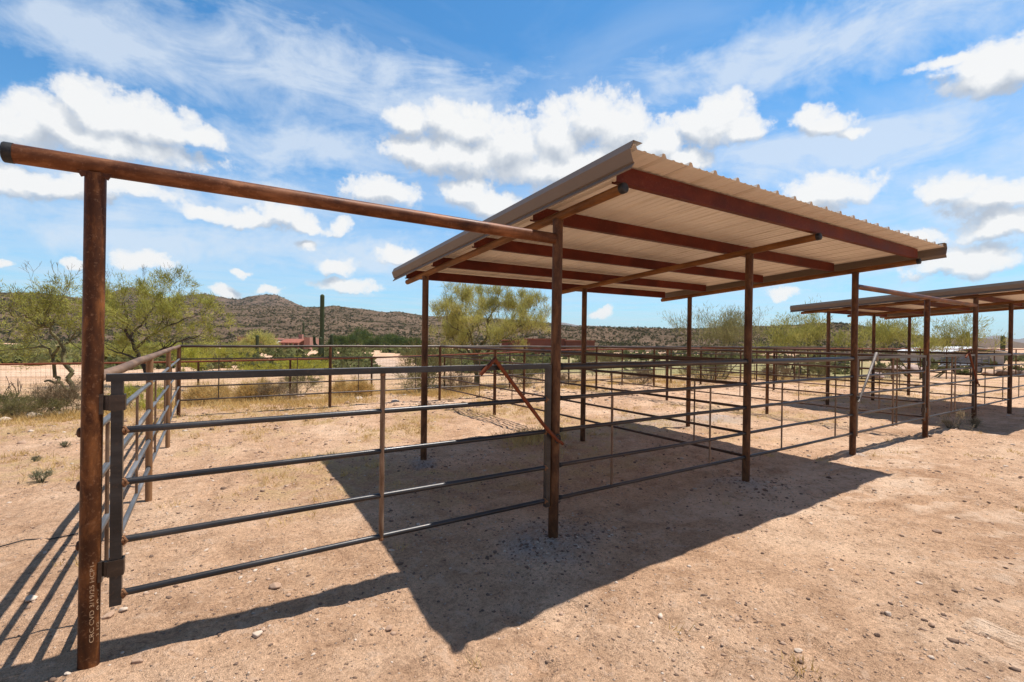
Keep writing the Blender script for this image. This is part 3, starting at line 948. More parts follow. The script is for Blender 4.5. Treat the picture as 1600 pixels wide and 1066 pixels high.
def limb_tree(label, depth, limbs, seed, leaf, bark, L, lv, per, ln, wd, base_uv, group='palo verde trees beyond the pens', up=.06, bare=()):
    """tree with main limbs traced as 3-D polylines; (u, v, depth offset, radius) nodes"""
    rng = np.random.default_rng(seed)
    base = atv(base_uv[0], base_uv[1], depth)
    t = thing('palo_verde_tree', label, 'tree', base, group)
    segs = []; tw = []
    for li, (nodes, sub) in enumerate(limbs):
        pts = [atv(u, v, depth + dd) - base for u, v, dd, r in nodes]
        rs = [n[3] for n in nodes]
        for i in range(len(pts) - 1):
            # a few crooked steps between nodes
            m = 3; prev = pts[i]
            for k in range(1, m + 1):
                q = pts[i] + (pts[i + 1] - pts[i]) * k / m + (rng.normal(size=3) * .03 if k < m else 0)
                segs.append((prev, q, rs[i] + (rs[i + 1] - rs[i]) * (k - 1) / m, rs[i] + (rs[i + 1] - rs[i]) * k / m, 5)); prev = q
            if i + 1 >= sub:
                dl = unit(pts[i + 1] - pts[i])
                for k in range(3):
                    nd = unit(dl * .5 + rng.normal(size=3) * .75 + np.array([0, 0, .25]))
                    grow(rng, pts[i + 1], nd, L * rng.uniform(.7, 1.2), max(.006, rs[i + 1] * .55), lv, segs, tw, up, spread=.65)
    lv_, lf = leafs(rng, tw, per, ln, wd)
    big = [s[:4] for s in segs if s[4] >= 2]; sm = [s[:4] for s in segs if s[4] < 2]
    for (pts_, r) in bare:
        pp = [atv(u, v, depth + dd) - base for u, v, dd in pts_]
        grow(rng, pp[-1], unit(pp[-1] - pp[0]), .35, r * .7, 3, segs2 := [], [], up=.12, spread=.45)
        sm += [(pp[i], pp[i + 1], r, r * .8) for i in range(len(pp) - 1)]
        sm += [s[:4] for s in segs2]
    v1, f1 = tubes_np(big, 6); mesh_np('trunk', v1, f1, M[bark], t, smooth=True)
    v2, f2 = tubes_np(sm, 3)
    f2t = np.concatenate([f2[:, [0, 1, 2]], f2[:, [0, 2, 3]]])
    fa = np.vstack([f2t, lf + len(v2)]); mi = np.concatenate([np.ones(len(f2t), int), np.zeros(len(lf), int)])
    mesh_np('crown', np.vstack([v2, lv_]), fa, None, t, mats=[M[leaf], M['twig']], mi=mi)
    return t

limb_tree('crooked olive palo verde leaning at the far left edge behind the wire fence', 14.6, [
    ([(128, 644, 0, .085), (112, 600, 0, .07), (104, 572, 0, .062), (98, 556, 0, .058), (96, 538, 0, .052), (81, 521, -.1, .04), (79, 512, -.1, .035), (67, 508, -.2, .03), (70, 497, -.2, .02), (76, 482, -.3, .012)], 6),
    ([(96, 538, 0, .05), (109, 532, .2, .04), (126, 521, .5, .03), (140, 505, .8, .018), (150, 488, 1., .012)], 1),
    ([(79, 513, -.1, .03), (92, 500, .1, .022), (98, 486, .2, .014), (104, 472, .3, .01)], 1),
    ([(67, 508, -.2, .03), (50, 498, -.3, .022), (30, 494, -.5, .014), (8, 486, -.6, .01)], 1),
    ([(96, 598, .1, .045), (86, 590, .1, .05), (83, 560, .1, .045), (92, 542, .05, .04)], 9),
    ([(84, 556, .1, .04), (73, 543, .2, .03), (40, 545, .5, .022), (0, 548, .8, .012), (-40, 540, .9, .01)], 2),
    ([(73, 543, .2, .03), (60, 530, .5, .02), (45, 515, .7, .014), (20, 512, .9, .01)], 1),
    ([(128, 646, .1, .05), (110, 614, .1, .05), (96, 598, .1, .04), (70, 596, .1, .03)], 9),
], 3, 'pv_olive', 'bark', .36, 3, 2, .13, .018, (128, 648), bare=[([(110, 470, .3), (108, 455, .4)], .01), ([(60, 468, 0), (55, 455, 0)], .007), ([(135, 470, .5), (138, 450, .5)], .008), ([(100, 470, 0), (96, 452, 0)], .008)])
limb_tree('leafy palo verde just right of the tall gate post, dark crooked limbs', 18.2, [
    ([(236, 590, 0, .09), (222, 565, 0, .08), (210, 545, 0, .065), (203, 528, 0, .055), (196, 518, 0, .045), (200, 506, -.1, .035), (198, 490, -.1, .02), (194, 474, -.1, .012)], 5),
    ([(203, 528, 0, .05), (216, 512, .2, .04), (228, 498, .4, .03), (240, 480, .6, .018), (246, 464, .8, .012)], 2),
    ([(210, 545, 0, .06), (235, 525, -.3, .04), (260, 510, -.5, .028), (285, 500, -.6, .018), (305, 494, -.7, .01)], 1),
    ([(222, 560, 0, .06), (255, 545, -.3, .04), (285, 532, -.6, .025), (312, 524, -.8, .012)], 1),
    ([(235, 525, -.3, .035), (255, 500, .1, .025), (272, 480, .3, .016), (280, 470, .4, .01)], 1),
    ([(196, 518, 0, .04), (182, 508, .2, .03), (172, 496, .3, .02), (164, 488, .4, .01)], 1),
    ([(222, 562, 0, .05), (190, 552, .4, .03), (168, 545, .6, .02)], 1),
], 8, 'pv_olive', 'bark_dark', .46, 3, 4, .15, .019, (236, 596), bare=[([(185, 470, 0), (180, 455, 0)], .009), ([(250, 464, .5), (256, 450, .5)], .009), ([(232, 466, .2), (228, 456, .2)], .007)])
limb_tree('dense yellow flowering palo verde rising behind the back fence in the centre', 20.8, [
    ([(745, 612, 0, .13), (746, 585, 0, .12), (742, 560, 0, .11), (740, 540, 0, .09)], 9),
    ([(742, 556, 0, .08), (760, 530, .1, .06), (762, 505, .1, .045), (768, 489, .1, .03), (779, 478, .1, .015)], 2),
    ([(740, 545, 0, .07), (735, 520, -.3, .05), (728, 500, -.4, .035), (712, 488, -.5, .018), (706, 480, -.5, .01)], 2),
    ([(740, 545, 0, .06), (750, 520, .6, .04), (745, 495, .9, .025), (750, 480, 1., .012)], 2),
    ([(750, 560, 0, .07), (775, 535, -.2, .05), (800, 518, -.3, .035), (822, 505, -.3, .02), (834, 490, -.3, .01)], 2),
    ([(775, 535, -.2, .04), (796, 505, .4, .025), (810, 486, .5, .012)], 1),
    ([(742, 558, 0, .06), (720, 538, .3, .04), (708, 528, .5, .025), (702, 521, .5, .012)], 1),
    ([(760, 530, .1, .04), (785, 510, .8, .03), (800, 498, 1., .015)], 1),
    ([(735, 530, -.3, .04), (715, 515, -.8, .025), (700, 505, -1., .012)], 1),
    ([(780, 535, -.2, .04), (815, 530, -.5, .025), (840, 522, -.6, .012)], 1),
    ([(742, 560, 0, .06), (718, 548, .5, .04), (706, 541, .8, .02), (700, 536, .9, .01)], 1),
    ([(745, 560, 0, .06), (770, 550, -.8, .04), (795, 540, -1.2, .02), (812, 534, -1.4, .01)], 1),
    ([(744, 556, 0, .06), (738, 535, -1.0, .04), (730, 520, -1.4, .02)], 1),
], 15, 'pv_yellow', 'bark', .40, 4, 2, .19, .015, (745, 616), up=.20)
tree('sparse grey green palo verde between the third and second shelter posts', 1118, 24, -.55, 3.9, 3.75, 21, 'pv_grey', 'bark', 6, 2, .20, .020, 5, .1, .26, spread=.40, r0=.045)
tree('broad olive palo verde under the left corner of the far roof', 1258, 27, -.7, 5.2, 3.85, 25, 'pv_green', 'bark_dark', 6, 4, .22, .026, 5, .1, .16, spread=.5, r0=.07)
tree('wide green palo verde standing under the far shelter roof', 1436, 29, -.8, 5.6, 4.0, 33, 'pv_green', 'bark', 6, 4, .22, .027, 5, .1, .16, spread=.5, r0=.06)
tree('round yellow palo verde in front of the pink house', 408, 105, -3.0, 7.6, 5.0, 41, 'pv_yellow', 'bark', 4, 9, .5, .10, 4, 0, .06, r0=.12)
tree('low lime green palo verde left of the pink house', 440, 30, -.9, 4.6, .95, 43, 'pv_lime', 'bark', 6, 7, .18, .024, 4, 0, .03, r0=.03, tilt=1.5)
tree('low pale palo verde spilling over the corner of the back fence', 345, 26, -.8, 3.6, 1.75, 44, 'pv_lime', 'bark', 6, 5, .17, .022, 4, 0, .03, r0=.03, tilt=1.5)
tree('grey bare creosote thicket left of the yellow tree', 672, 22.5, -.55, 2.6, 2.1, 47, 'creo', 'bark_pale', 7, 4, .13, .013, 4, 0, .1, r0=.022, name='creosote_bush', cat='shrub', group='creosote bushes')
tree('small bush behind the second back post of the shelter', 935, 27, -.7, 2.8, 1.9, 48, 'creo', 'bark_pale', 7, 4, .14, .014, 4, 0, .1, r0=.022, name='creosote_bush', cat='shrub', group='creosote bushes')
# far green mesquites below the hill
for k, (u, w, h, dp) in enumerate([(528, 7, 4.6, 200), (546, 9, 5.2, 225), (566, 9, 8.2, 240), (585, 7, 4.8, 210), (603, 9, 5.6, 230), (622, 7, 4.6, 215), (645, 6, 4.0, 205)]):
    tree(['leftmost dark green mesquite of the far grove beside the tall saguaro', 'second mesquite from the left in the far grove', 'tallest dark mesquite of the far grove', 'mesquite just right of the tallest one in the far grove', 'broad mesquite in the right half of the far grove', 'second mesquite from the right end of the far grove', 'rightmost mesquite of the far grove, near the first shelter post'][k], u, dp, -3.6, w, h, 60 + k, 'mesq', 'bark_dark', 4, 9, .8, .20, 4, 0, .05, r0=.14, name='mesquite_tree', group='mesquites below the hill')

# bushes: a few shrub models, copied
def shrub_proto(seed, leaf, stem, w, h, nst, per, ln, wd, lv=3, tilt=1.3, name='desert_shrub'):
    rng = np.random.default_rng(seed)
    t = thing(name, 'shrub', 'shrub', (0, 0, -50), 'low shrubs round the pens')
    segs = []; tw = []
    for k in range(nst):
        a = rng.uniform(0, 2 * PI); d = unit(np.array([math.cos(a) * tilt * rng.uniform(.3, 1), math.sin(a) * tilt * rng.uniform(.3, 1), 1]))
        grow(rng, np.array([math.cos(a), math.sin(a), 0]) * rng.uniform(0, w * .15) + np.array([0, 0, -.05]), d, h * .42, .010, lv, segs, tw, .05, spread=.6, minr=.0025)
    lv_, lf = leafs(rng, tw, per, ln, wd)
    v1, f1 = tubes_np([s[:4] for s in segs], 3)
    mesh_np('stems', v1, f1, M[stem], t)
    mesh_np('foliage', lv_, lf, M[leaf], t)
    return t
protos = [shrub_proto(101, 'creo', 'twig', 1.0, .8, 14, 5, .07, .010), shrub_proto(102, 'drybush', 'twig', .9, .6, 16, 6, .06, .007), shrub_proto(103, 'pv_lime', 'bark', 1.1, .9, 14, 7, .08, .011), shrub_proto(104, 'straw', 'twig', .8, .5, 20, 6, .09, .007)]
used = [False] * 4
def shrub(kind, x, y, sc, rz, label, zs=1.0):
    if used[kind]: o = copy_tree(protos[kind])
    else: o = protos[kind]; used[kind] = True
    o.location = (float(x), float(y), hz_at(x, y) - .02); o.scale = (sc, sc, sc * zs); o.rotation_euler.z = rz
    o['label'] = label
    return o
def sh_uv(kind, u, depth, sc, rz, label, zs=1.0):
    p = at(u, depth, 0); return shrub(kind, p[0], p[1], sc, rz, label, zs)
sh_uv(0, 12, 10.8, 1.0, .3, 'olive shrub at the left edge in front of the wire fence', .8)
sh_uv(0, 58, 10.3, .95, 1.3, 'low straw green shrub beside the pale stones at the left', .6)
sh_uv(1, 108, 10.9, 1.25, 2.2, 'brown twiggy shrub below the crooked palo verde trunk', 1.0)
sh_uv(1, 30, 10.4, .9, 4.0, 'brown dry shrub between the two olive shrubs at the left', .7)
sh_uv(2, 215, 11.8, .8, .9, 'green shrub showing between the left fence posts', .9)
sh_uv(3, 330, 12.8, 1.2, 0, 'dry straw bush right of the back left fence corner', .9)
sh_uv(3, 400, 13.2, 1.3, 1.1, 'dry straw bush in front of the short saguaro', .9)
sh_uv(1, 432, 13.0, 1.1, 2.1, 'brown shrub left of the white stones behind the back fence', .8)
sh_uv(3, 548, 14.6, 1.3, 3.0, 'dry straw bush right of the tall saguaro behind the back fence', .9)
sh_uv(0, 470, 16.5, 1.1, .4, 'olive shrub left of the tall saguaro base', .8)
sh_uv(2, 478, 24.0, 1.5, .6, 'bluish green bush between short and tall saguaros', .8)
sh_uv(0, 655, 15.6, 1.3, 2.4, 'olive shrub behind the first back post of the shelter', 1.0)
sh_uv(1, 715, 16.0, 1.2, .2, 'brown shrub under the yellow palo verde', .9)
sh_uv(0, 820, 19.0, 1.3, 5.2, 'olive shrub right of the yellow palo verde trunk', .8)
sh_uv(1, 880, 18.0, 1.1, 1.2, 'brown shrub behind the front shelter post', .8)
sh_uv(1, 1000, 20, 1.3, 4.2, 'brown shrub between the middle and right back posts', .8)
sh_uv(0, 1105, 22, 1.6, .2, 'olive shrub at the foot of the sparse tree', .8)
sh_uv(1, 1215, 23, 1.5, 2.9, 'brown shrub left of the broad olive tree', .8)
sh_uv(0, 1275, 24.5, 1.5, 2.0, 'dark olive shrub at the foot of the broad tree', .9)
sh_uv(1, 1385, 28, 1.4, 1.0, 'brown shrub left of the pink boulders', .8)

# bare dead shrub at the far left
def dead_shrub():
    p = at(16, 11.3, 0); z = hz_at(p[0], p[1])
    t = thing('dead_shrub', 'bare dark dead shrub with forked branches at the left edge', 'shrub', (p[0], p[1], z))
    rng = np.random.default_rng(5); segs = []
    for k in range(6):
        a = k * 1.05; d = unit(np.array([math.cos(a) * .5, math.sin(a) * .5, 1]))
        grow(rng, np.array([0, 0, .1]), d, .38, .022, 2, segs, [], .12, spread=.4, kids=(1, 2), minr=.006)
    segs.append((np.array([0, 0, -.1]), np.array([0, 0, .15]), .06, .045, 3))
    v, f = tubes_np([s[:4] for s in segs], 6)
    mesh_np('branches', v, f, M['bark_dark'], t, smooth=True)
dead_shrub()

# pale weed in front of the far shelter post
def weed(u, v, label, h, seed, mat='weed', name='dry_weed', n=16, leafn=2):
    p = onz(u, v, 0); z = hz_at(p[0], p[1])
    t = thing(name, label, 'weed', (p[0], p[1], z), 'weeds by the pens')
    rng = np.random.default_rng(seed); segs = []; tw = []
    for k in range(n):
        a = rng.uniform(0, 2 * PI); d = unit(np.array([math.cos(a) * .7, math.sin(a) * .7, 1]))
        grow(rng, np.array([0, 0, -.02]), d, h * .45, .006, 2, segs, tw, .05, spread=.45, minr=.0022)
    lv_, lf = leafs(rng, tw, leafn, h * .09, h * .035)
    v1, f1 = tubes_np([s[:4] for s in segs], 3)
    mesh_np('stems', v1, f1, M['twig'], t); mesh_np('leaves', lv_, lf, M[mat], t)
weed(1497, 668, 'pale dry weed in front of the far shelter corner post', .42, 1, n=6)
weed(1524, 668, 'smaller dry weed at the foot of the far shelter corner post', .22, 2)
weed(1482, 668, 'low dry weed left of the tall pale weed', .2, 3)
weed(64, 752, 'grey green herb on the dirt left of the tall gate post', .16, 4, 'herb', 'grey_herb')
weed(56, 722, 'tiny grey herb behind the larger one at the left', .09, 5, 'herb', 'grey_herb')
weed(101, 700, 'small grey herb nearest the tall gate post', .10, 6, 'herb', 'grey_herb')

# saguaros
def saguaro(label, u, depth, z, h, r, arms=()):
    b = at(u, depth, z)
    t = thing('saguaro', label, 'cactus', b, 'saguaros', -YAW)
    def ribbed(pts, rr, name):
        mb = MB(); n = 24; rings = []
        pts = [Vector(p) for p in pts]
        # dense stations with a rounded tip
        st = []
        for i in range(len(pts) - 1):
            for k in range(6): st.append(pts[i].lerp(pts[i + 1], k / 6))
        end = pts[-1]; dz = (pts[-1] - pts[-2]).normalized(); tipr = []
        for q in (1.0, .8, .62, .45, .3, .17, .07, 0): st.append(end - dz * rr * 1.1 * q); tipr.append(math.sqrt(max(0, 1 - (1 - q) ** 2)))
        L = len(st)
        vs = []; fs = []
        for i, p in enumerate(st):
            d = (st[min(i + 1, L - 1)] - st[max(i - 1, 0)]).normalized()
            ref = Vector((0, 1, 0)); e1 = d.cross(ref).normalized(); e2 = d.cross(e1)
            f = i / (L - 1)
            q = rr * (1 if i < L - 8 else max(.08, tipr[i - L + 8]))
            if f < .1: q *= .8 + 2 * f
            for j in range(n):
                a = 2 * PI * j / n; k = q * (1.06 if j % 2 else .90)
                vs.append(p + (e1 * math.cos(a) + e2 * math.sin(a)) * k)
        for i in range(L - 1):
            for j in range(n):
                a = i * n + j; c = i * n + (j + 1) % n; fs.append((a, c, c + n, a + n))
        fs.append(tuple(range((L - 1) * n, L * n)))
        mb.add(vs, fs); return mb.build(name, M['cactus'], t)
    ribbed([(0, 0, -.3), (0, 0, h * .5), (0, 0, h)], r, 'trunk')
    for (dx, dy, z0, z1, rr) in arms:
        s = 1 if dx > 0 else -1
        ribbed([(0, 0, z0), (dx * .55, dy * .55, z0 - .05), (dx * .95, dy, z0 + .18), (dx, dy, z0 + .5), (dx, dy, z1)], rr, 'arm')
saguaro('tall saguaro with three arms behind the back fence', 503, 42, -1.25, 6.75, .175, ((-.68, 0, 2.15, 3.05, .12), (.80, .2, .85, 3.25, .15), (.06, -.42, 1.3, 2.95, .14)))
saguaro('short armless saguaro in front of the pink house', 402, 60, -1.9, 3.75, .19)
saguaro('thin saguaro standing behind the white roofed shed, left one', 1512, 95, -2.2, 6.5, .30)
saguaro('thin saguaro standing at the right end of the white roofed shed', 1567, 70, -1.6, 4.7, .26, ((-.8, 0, 1.6, 2.7, .2),))
saguaro('small far saguaro above the porch of the pink house', 474, 190, -3, 10.5, .4)

# ------------------------------------------------------------------ ground cover
def on_ground(x, y): return np.stack([x, y, H(x, y)], 1)

def dry_grass():
    rng = np.random.default_rng(77)
    n = 60000
    x = rng.uniform(-10, 30, n); y = rng.uniform(-3, 15, n)
    gn = fbm(x / 1.7, y / 1.7, 31, 3) + .5 * fbm(x / .4, y / .4, 33, 2)
    dens = np.where(y > 9.2, .55, np.where((x < -.2) & (y > .8), .26, np.where(y > 4.5, .34, np.where(y > 1.5, .11, .006))))
    dens = dens * sstep(-.10, .35, gn) * 1.6 + .002 * (gn > .1)
    dens = np.where((y < 3) & (y > -1.2) & (x > 2.5) & (x < 9), dens * .15, dens)
    k = rng.uniform(0, 1, n) < dens
    x, y = x[k], y[k]
    # named clump of yellow grass seen beyond the gate latch
    cl = onz(832, 686)[:2]
    xc = cl[0] + rng.normal(size=90) * .33; yc = cl[1] + rng.normal(size=90) * .25
    cx, cy = [], []
    for (u, v) in ((1207, 715), (1180 + 60, 700), (1285, 722), (1555, 716), (1580, 705), (1590, 708), (1520, 712), (1555, 745), (1415, 712), (1360, 715), (1595, 800), (1395, 690), (1250, 1050)):
        p = onz(u, v); m = 3
        cx += list(p[0] + rng.normal(size=m) * .05); cy += list(p[1] + rng.normal(size=m) * .05)
    x = np.concatenate([x, xc, cx]); y = np.concatenate([y, yc, cy])
    sz = np.concatenate([rng.uniform(.04, .12, k.sum()) * (1 + .8 * (y[:k.sum()] > 9.2)), rng.uniform(.10, .22, 90), rng.uniform(.04, .09, len(cx))])
    nb = 11
    P = np.repeat(on_ground(x, y), nb, 0); s = np.repeat(sz, nb)
    m = len(P)
    P[:, :2] += rng.normal(size=(m, 2)) * s[:, None] * .45
    D = np.stack([rng.normal(size=m) * .6, rng.normal(size=m) * .6, np.ones(m)], 1); D /= np.linalg.norm(D, axis=1, keepdims=True)
    v, f = tri_strips(P, D, s * rng.uniform(.6, 1.4, m), .004 + s * .03, rng)
    o = mesh_np('dry_grass', v, f, M['straw']); tag(o, 'golden dry grass scattered over the dirt of pens and yard', 'grass', kind='stuff')
dry_grass()

ICO = None
def ico():
    t = (1 + 5 ** .5) / 2
    v = np.array([(-1, t, 0), (1, t, 0), (-1, -t, 0), (1, -t, 0), (0, -1, t), (0, 1, t), (0, -1, -t), (0, 1, -t), (t, 0, -1), (t, 0, 1), (-t, 0, -1), (-t, 0, 1)], float)
    v /= np.linalg.norm(v[0])
    f = np.array([(0, 11, 5), (0, 5, 1), (0, 1, 7), (0, 7, 10), (0, 10, 11), (1, 5, 9), (5, 11, 4), (11, 10, 2), (10, 7, 6), (7, 1, 8), (3, 9, 4), (3, 4, 2), (3, 2, 6), (3, 6, 8), (3, 8, 9), (4, 9, 5), (2, 4, 11), (6, 2, 10), (8, 6, 7), (9, 8, 1)])
    return v, f

def gravel():
    rng = np.random.default_rng(5)
    iv, fi = ico()
    N0 = 34000
    # even in angle and log distance so that near ground carries the small stones
    dist = np.exp(rng.uniform(math.log(1.5), math.log(24), N0)); a = math.atan2(.840, .542) + rng.uniform(-rad(56), rad(56), N0)
    x = CAM[0] + dist * np.cos(a); y = CAM[1] + dist * np.sin(a)
    cl = fbm(x / .8, y / .8, 51, 3)
    k = rng.uniform(-.5, .5, N0) < cl + .12
    x, y, dist = x[k], y[k], dist[k]
    s = (.0022 + .00075 * dist) * np.exp(rng.normal(size=len(x)) * .55); s = np.minimum(s, .020 + .0012 * dist)
    # heaps of crushed gravel round the posts
    ex, ey, es = [], [], []
    for px, py, nn, sd in ((AX[0], -.05, 650, .33), (AX[1], -.1, 300, .28), (AX[0], BQ, 120, .25), (8.8, 3.6, 400, .8)):
        ex += list(px + rng.normal(size=nn) * sd * 1.2); ey += list(py + rng.normal(size=nn) * sd * .8); es += list(np.exp(rng.normal(size=nn) * .4) * .0085)
    x = np.concatenate([x, ex]); y = np.concatenate([y, ey]); s = np.concatenate([s, es])
    # stony ground at the back of the pens
    nb = 2600; xb = rng.uniform(-6, 16, nb); yb = rng.uniform(6.5, 12.5, nb); kb = rng.uniform(-.4, .5, nb) < fbm(xb / 1.2, yb / 1.2, 61, 3)
    xb, yb = xb[kb], yb[kb]; x = np.concatenate([x, xb]); y = np.concatenate([y, yb]); s = np.concatenate([s, np.minimum(.11, .028 * np.exp(rng.normal(size=len(xb)) * .55))])
    n = len(x)
    P = on_ground(x, y); P[:, 2] += s * .05
    V = np.repeat(iv[None], n, 0) * rng.uniform(.7, 1.25, (n, 12, 1))
    V = V * (s[:, None, None] * np.stack([rng.uniform(.8, 1.5, n), rng.uniform(.7, 1.1, n), rng.uniform(.45, .75, n)], 1)[:, None, :])
    c, sn = np.cos(rng.uniform(0, 6.28, n))[:, None], np.sin(rng.uniform(0, 6.28, n))[:, None]
    nrm = np.sqrt(c * c + sn * sn); c, sn = c / nrm, sn / nrm
    X = V[..., 0] * c - V[..., 1] * sn; Y = V[..., 0] * sn + V[..., 1] * c
    V = np.stack([X, Y, V[..., 2]], -1) + P[:, None, :]
    F = (fi[None] + (np.arange(n) * 12)[:, None, None]).reshape(-1, 3)
    mi = np.repeat(rng.choice([0, 1, 2], n, p=[.16, .42, .42]), 20)
    o = mesh_np('gravel', V.reshape(-1, 3), F, None, mats=[M['rock_pale'], M['rock_tan'], M['rock_dark']], mi=mi)
    tag(o, 'loose gravel and small stones scattered over the dirt', 'gravel', kind='stuff')
gravel()

def rock(label, p, s, mat, seed, name='rock', group='loose rocks', flat=.62, sink=.25):
    rng = np.random.default_rng(seed)
    iv, fi = ico()
    # one subdivision
    vs = [tuple(q) for q in iv]; cache = {}; fs = []
    def mid(a, b):
        k = (min(a, b), max(a, b))
        if k not in cache:
            q = (np.array(vs[a]) + np.array(vs[b])) / 2; vs.append(tuple(q / np.linalg.norm(q))); cache[k] = len(vs) - 1
        return cache[k]
    for lev in range(2):
        fs = []; cache = {}
        for a, b, c in fi:
            x, y, z = mid(a, b), mid(b, c), mid(c, a); fs += [(a, x, z), (b, y, x), (c, z, y), (x, y, z)]
        fi = np.array(fs)
    v = np.array(vs)
    k = np.ones(len(v))
    for _ in range(11):
        nrm = unit(rng.normal(size=3)); h = rng.uniform(.50, .86)
        dd = v @ nrm; k = np.where(dd > h, np.minimum(k, h / np.maximum(dd, 1e-6)), k)
    v = v * k[:, None] * np.array([1.15, .9, flat]) * s
    v += rng.normal(size=v.shape) * s * .012
    o = mesh_np(name, v, fi, M[mat], smooth=False)
    o.location = (float(p[0]), float(p[1]), hz_at(p[0], p[1]) + s * flat * (1 - sink) * .7); o.rotation_euler.z = rng.uniform(0, 6)
    tag(o, label, 'rock', group)
for k, (u, v, px, mat, lab) in enumerate([
    (49, 938, 22, 'rock_pale', 'large pale rock crossed by the rail shadows at the lower left'),
    (402, 994, 20, 'rock_pale', 'pale oval stone lying alone in the lower left foreground'),
    (430, 918, 22, 'rock_tan', 'tan stone just above the overhead pipe shadow'),
    (608, 983, 16, 'rock_tan', 'small tan stone beside the slanting edge of the roof shadow'),
    (192, 955, 17, 'rock_pale', 'pale stone right of the tall gate post'),
    (170, 965, 18, 'rock_tan', 'tan stone touching the pipe shadow by the tall gate post'),
    (215, 1035, 18, 'rock_tan', 'pinkish stone near the bottom left corner'),
    (106, 1055, 11, 'rock_pale', 'pale pebble at the foot of the tall gate post'),
    (1248, 1019, 14, 'rock_pale', 'white stone low in the right foreground'),
    (1370, 993, 12, 'rock_dark', 'dark round stone in the right foreground'),
    (1455, 978, 13, 'rock_tan', 'grey tan stone left of the tyre track'),
    (1388, 961, 13, 'rock_pale', 'flat pale stone above the dark round stone'),
    (1263, 936, 8, 'rock_dark', 'small dark stone in the middle of the right foreground'),
    (1464, 832, 13, 'rock_tan', 'flat tan stone far right, beyond the roof shadow tip'),
    (8, 657, 16, 'rock_pale', 'bright white rock below the olive shrub at the left edge'),
    (52, 651, 24, 'rock_pale', 'white flat rock in front of the left shrubs'),
    (100, 645, 18, 'rock_pale', 'pale rock below the brown shrub at the left'),
    (453, 615, 18, 'rock_pale', 'white boulder behind the back fence'),
    (470, 616, 12, 'rock_pale', 'smaller white stone right of the white boulder'),
    (560, 625, 12, 'rock_pale', 'white stone left of the gate stay behind the back fence'),
]):
    p = onz(u, v, hz_at(*onz(u, v)[:2])); dep = (p[0] - CAM[0]) * .542 + (p[1] - CAM[1]) * .840
    rock(lab, p, px * dep / F_PX * (.42 if v > 700 else .52), mat, 200 + k)
for k, (u, dp, s, lab) in enumerate([(1404, 33, .65, 'large pink boulder left of the pair behind the far gates'), (1424, 33.5, .75, 'largest pink boulder behind the far gates'), (1440, 33, .55, 'right hand pink boulder behind the far gates'), (1372, 25, .42, 'pale boulder seen under the first far gate')]):
    p = at(u, dp, 0); rock(lab, p, s, 'rock_pink', 260 + k, 'boulder', 'pink boulders')
for k, (u, dp, s, m_, lab) in enumerate([(1545, 30, .45, 'rock_tan', 'dark heap stone right of the far shelter corner post'), (1560, 30, .5, 'rock_dark', 'brown heap stone in the rubble line'), (1580, 30.5, .5, 'rock_tan', 'tan heap stone in the rubble line'), (1597, 30, .55, 'rock_dark', 'heap stone cut by the right edge')]):
    p = at(u, dp, 0); rock(lab, p, s, m_, 280 + k, 'boulder', 'rubble line')

# thin dark wire lying on the dirt at the left
pts = [onz(u, v) for u, v in ((-25, 860), (0, 856), (40, 848), (80, 841), (122, 836))]
b = MB(); b.tube([(p[0], p[1], hz_at(p[0], p[1]) + .012) for p in pts], .005, 6)
tag(b.build('wire', M['cap']), 'thin dark wire lying on the dirt left of the tall gate post', 'wire')

# ------------------------------------------------------------------ far scrub
def clumps(P, size, rng, per=16, flat=.7):
    """leafy clumps: per triangles spread over each blob"""
    n = len(P)
    dirs = rng.normal(size=(n, per, 3)); dirs /= np.linalg.norm(dirs, axis=2, keepdims=True); dirs[..., 2] = np.abs(dirs[..., 2])
    cen = P[:, None, :] + dirs * rng.uniform(.35, 1, (n, per, 1)) * size[:, None, None] * np.array([1, 1, flat])
    off = rng.normal(size=(n, per, 3, 3)) * size[:, None, None, None] * .34
    V = (cen[:, :, None, :] + off).reshape(-1, 3)
    return V, np.arange(len(V)).reshape(-1, 3)

def mid_scrub():
    rng = np.random.default_rng(9)
    n = 3000
    dep = np.exp(rng.uniform(math.log(30), math.log(230), n)); u = rng.uniform(-150, 1750, n)
    P = np.array([at(a, d, 0) for a, d in zip(u, dep)])
    # keep the road, the wash and the yards clear
    keep = ~((np.abs(u - (625 - (dep - 25) * .5)) < 45 - dep * .2) & (dep < 90))
    keep &= ~((u < 150) & (dep > 20) & (dep < 34))
    keep &= ~((u > 330) & (u < 520) & (dep > 55) & (dep < 150) & (rng.uniform(0, 1, n) < .55))
    keep &= ~((u > 860) & (dep < 75) & (rng.uniform(0, 1, n) < .88))
    P, dep = P[keep], dep[keep]; P[:, 2] = H(P[:, 0], P[:, 1])
    s = rng.uniform(.35, 1.0, len(P)) * np.interp(dep, [28, 100], [.7, 1.5])
    V, F = clumps(P, s, rng, 46, .75)
    o = mesh_np('desert_scrub', V, F, M['scrub_mid']); tag(o, 'low desert scrub covering the flats before the hills', 'scrub', kind='stuff')
mid_scrub()

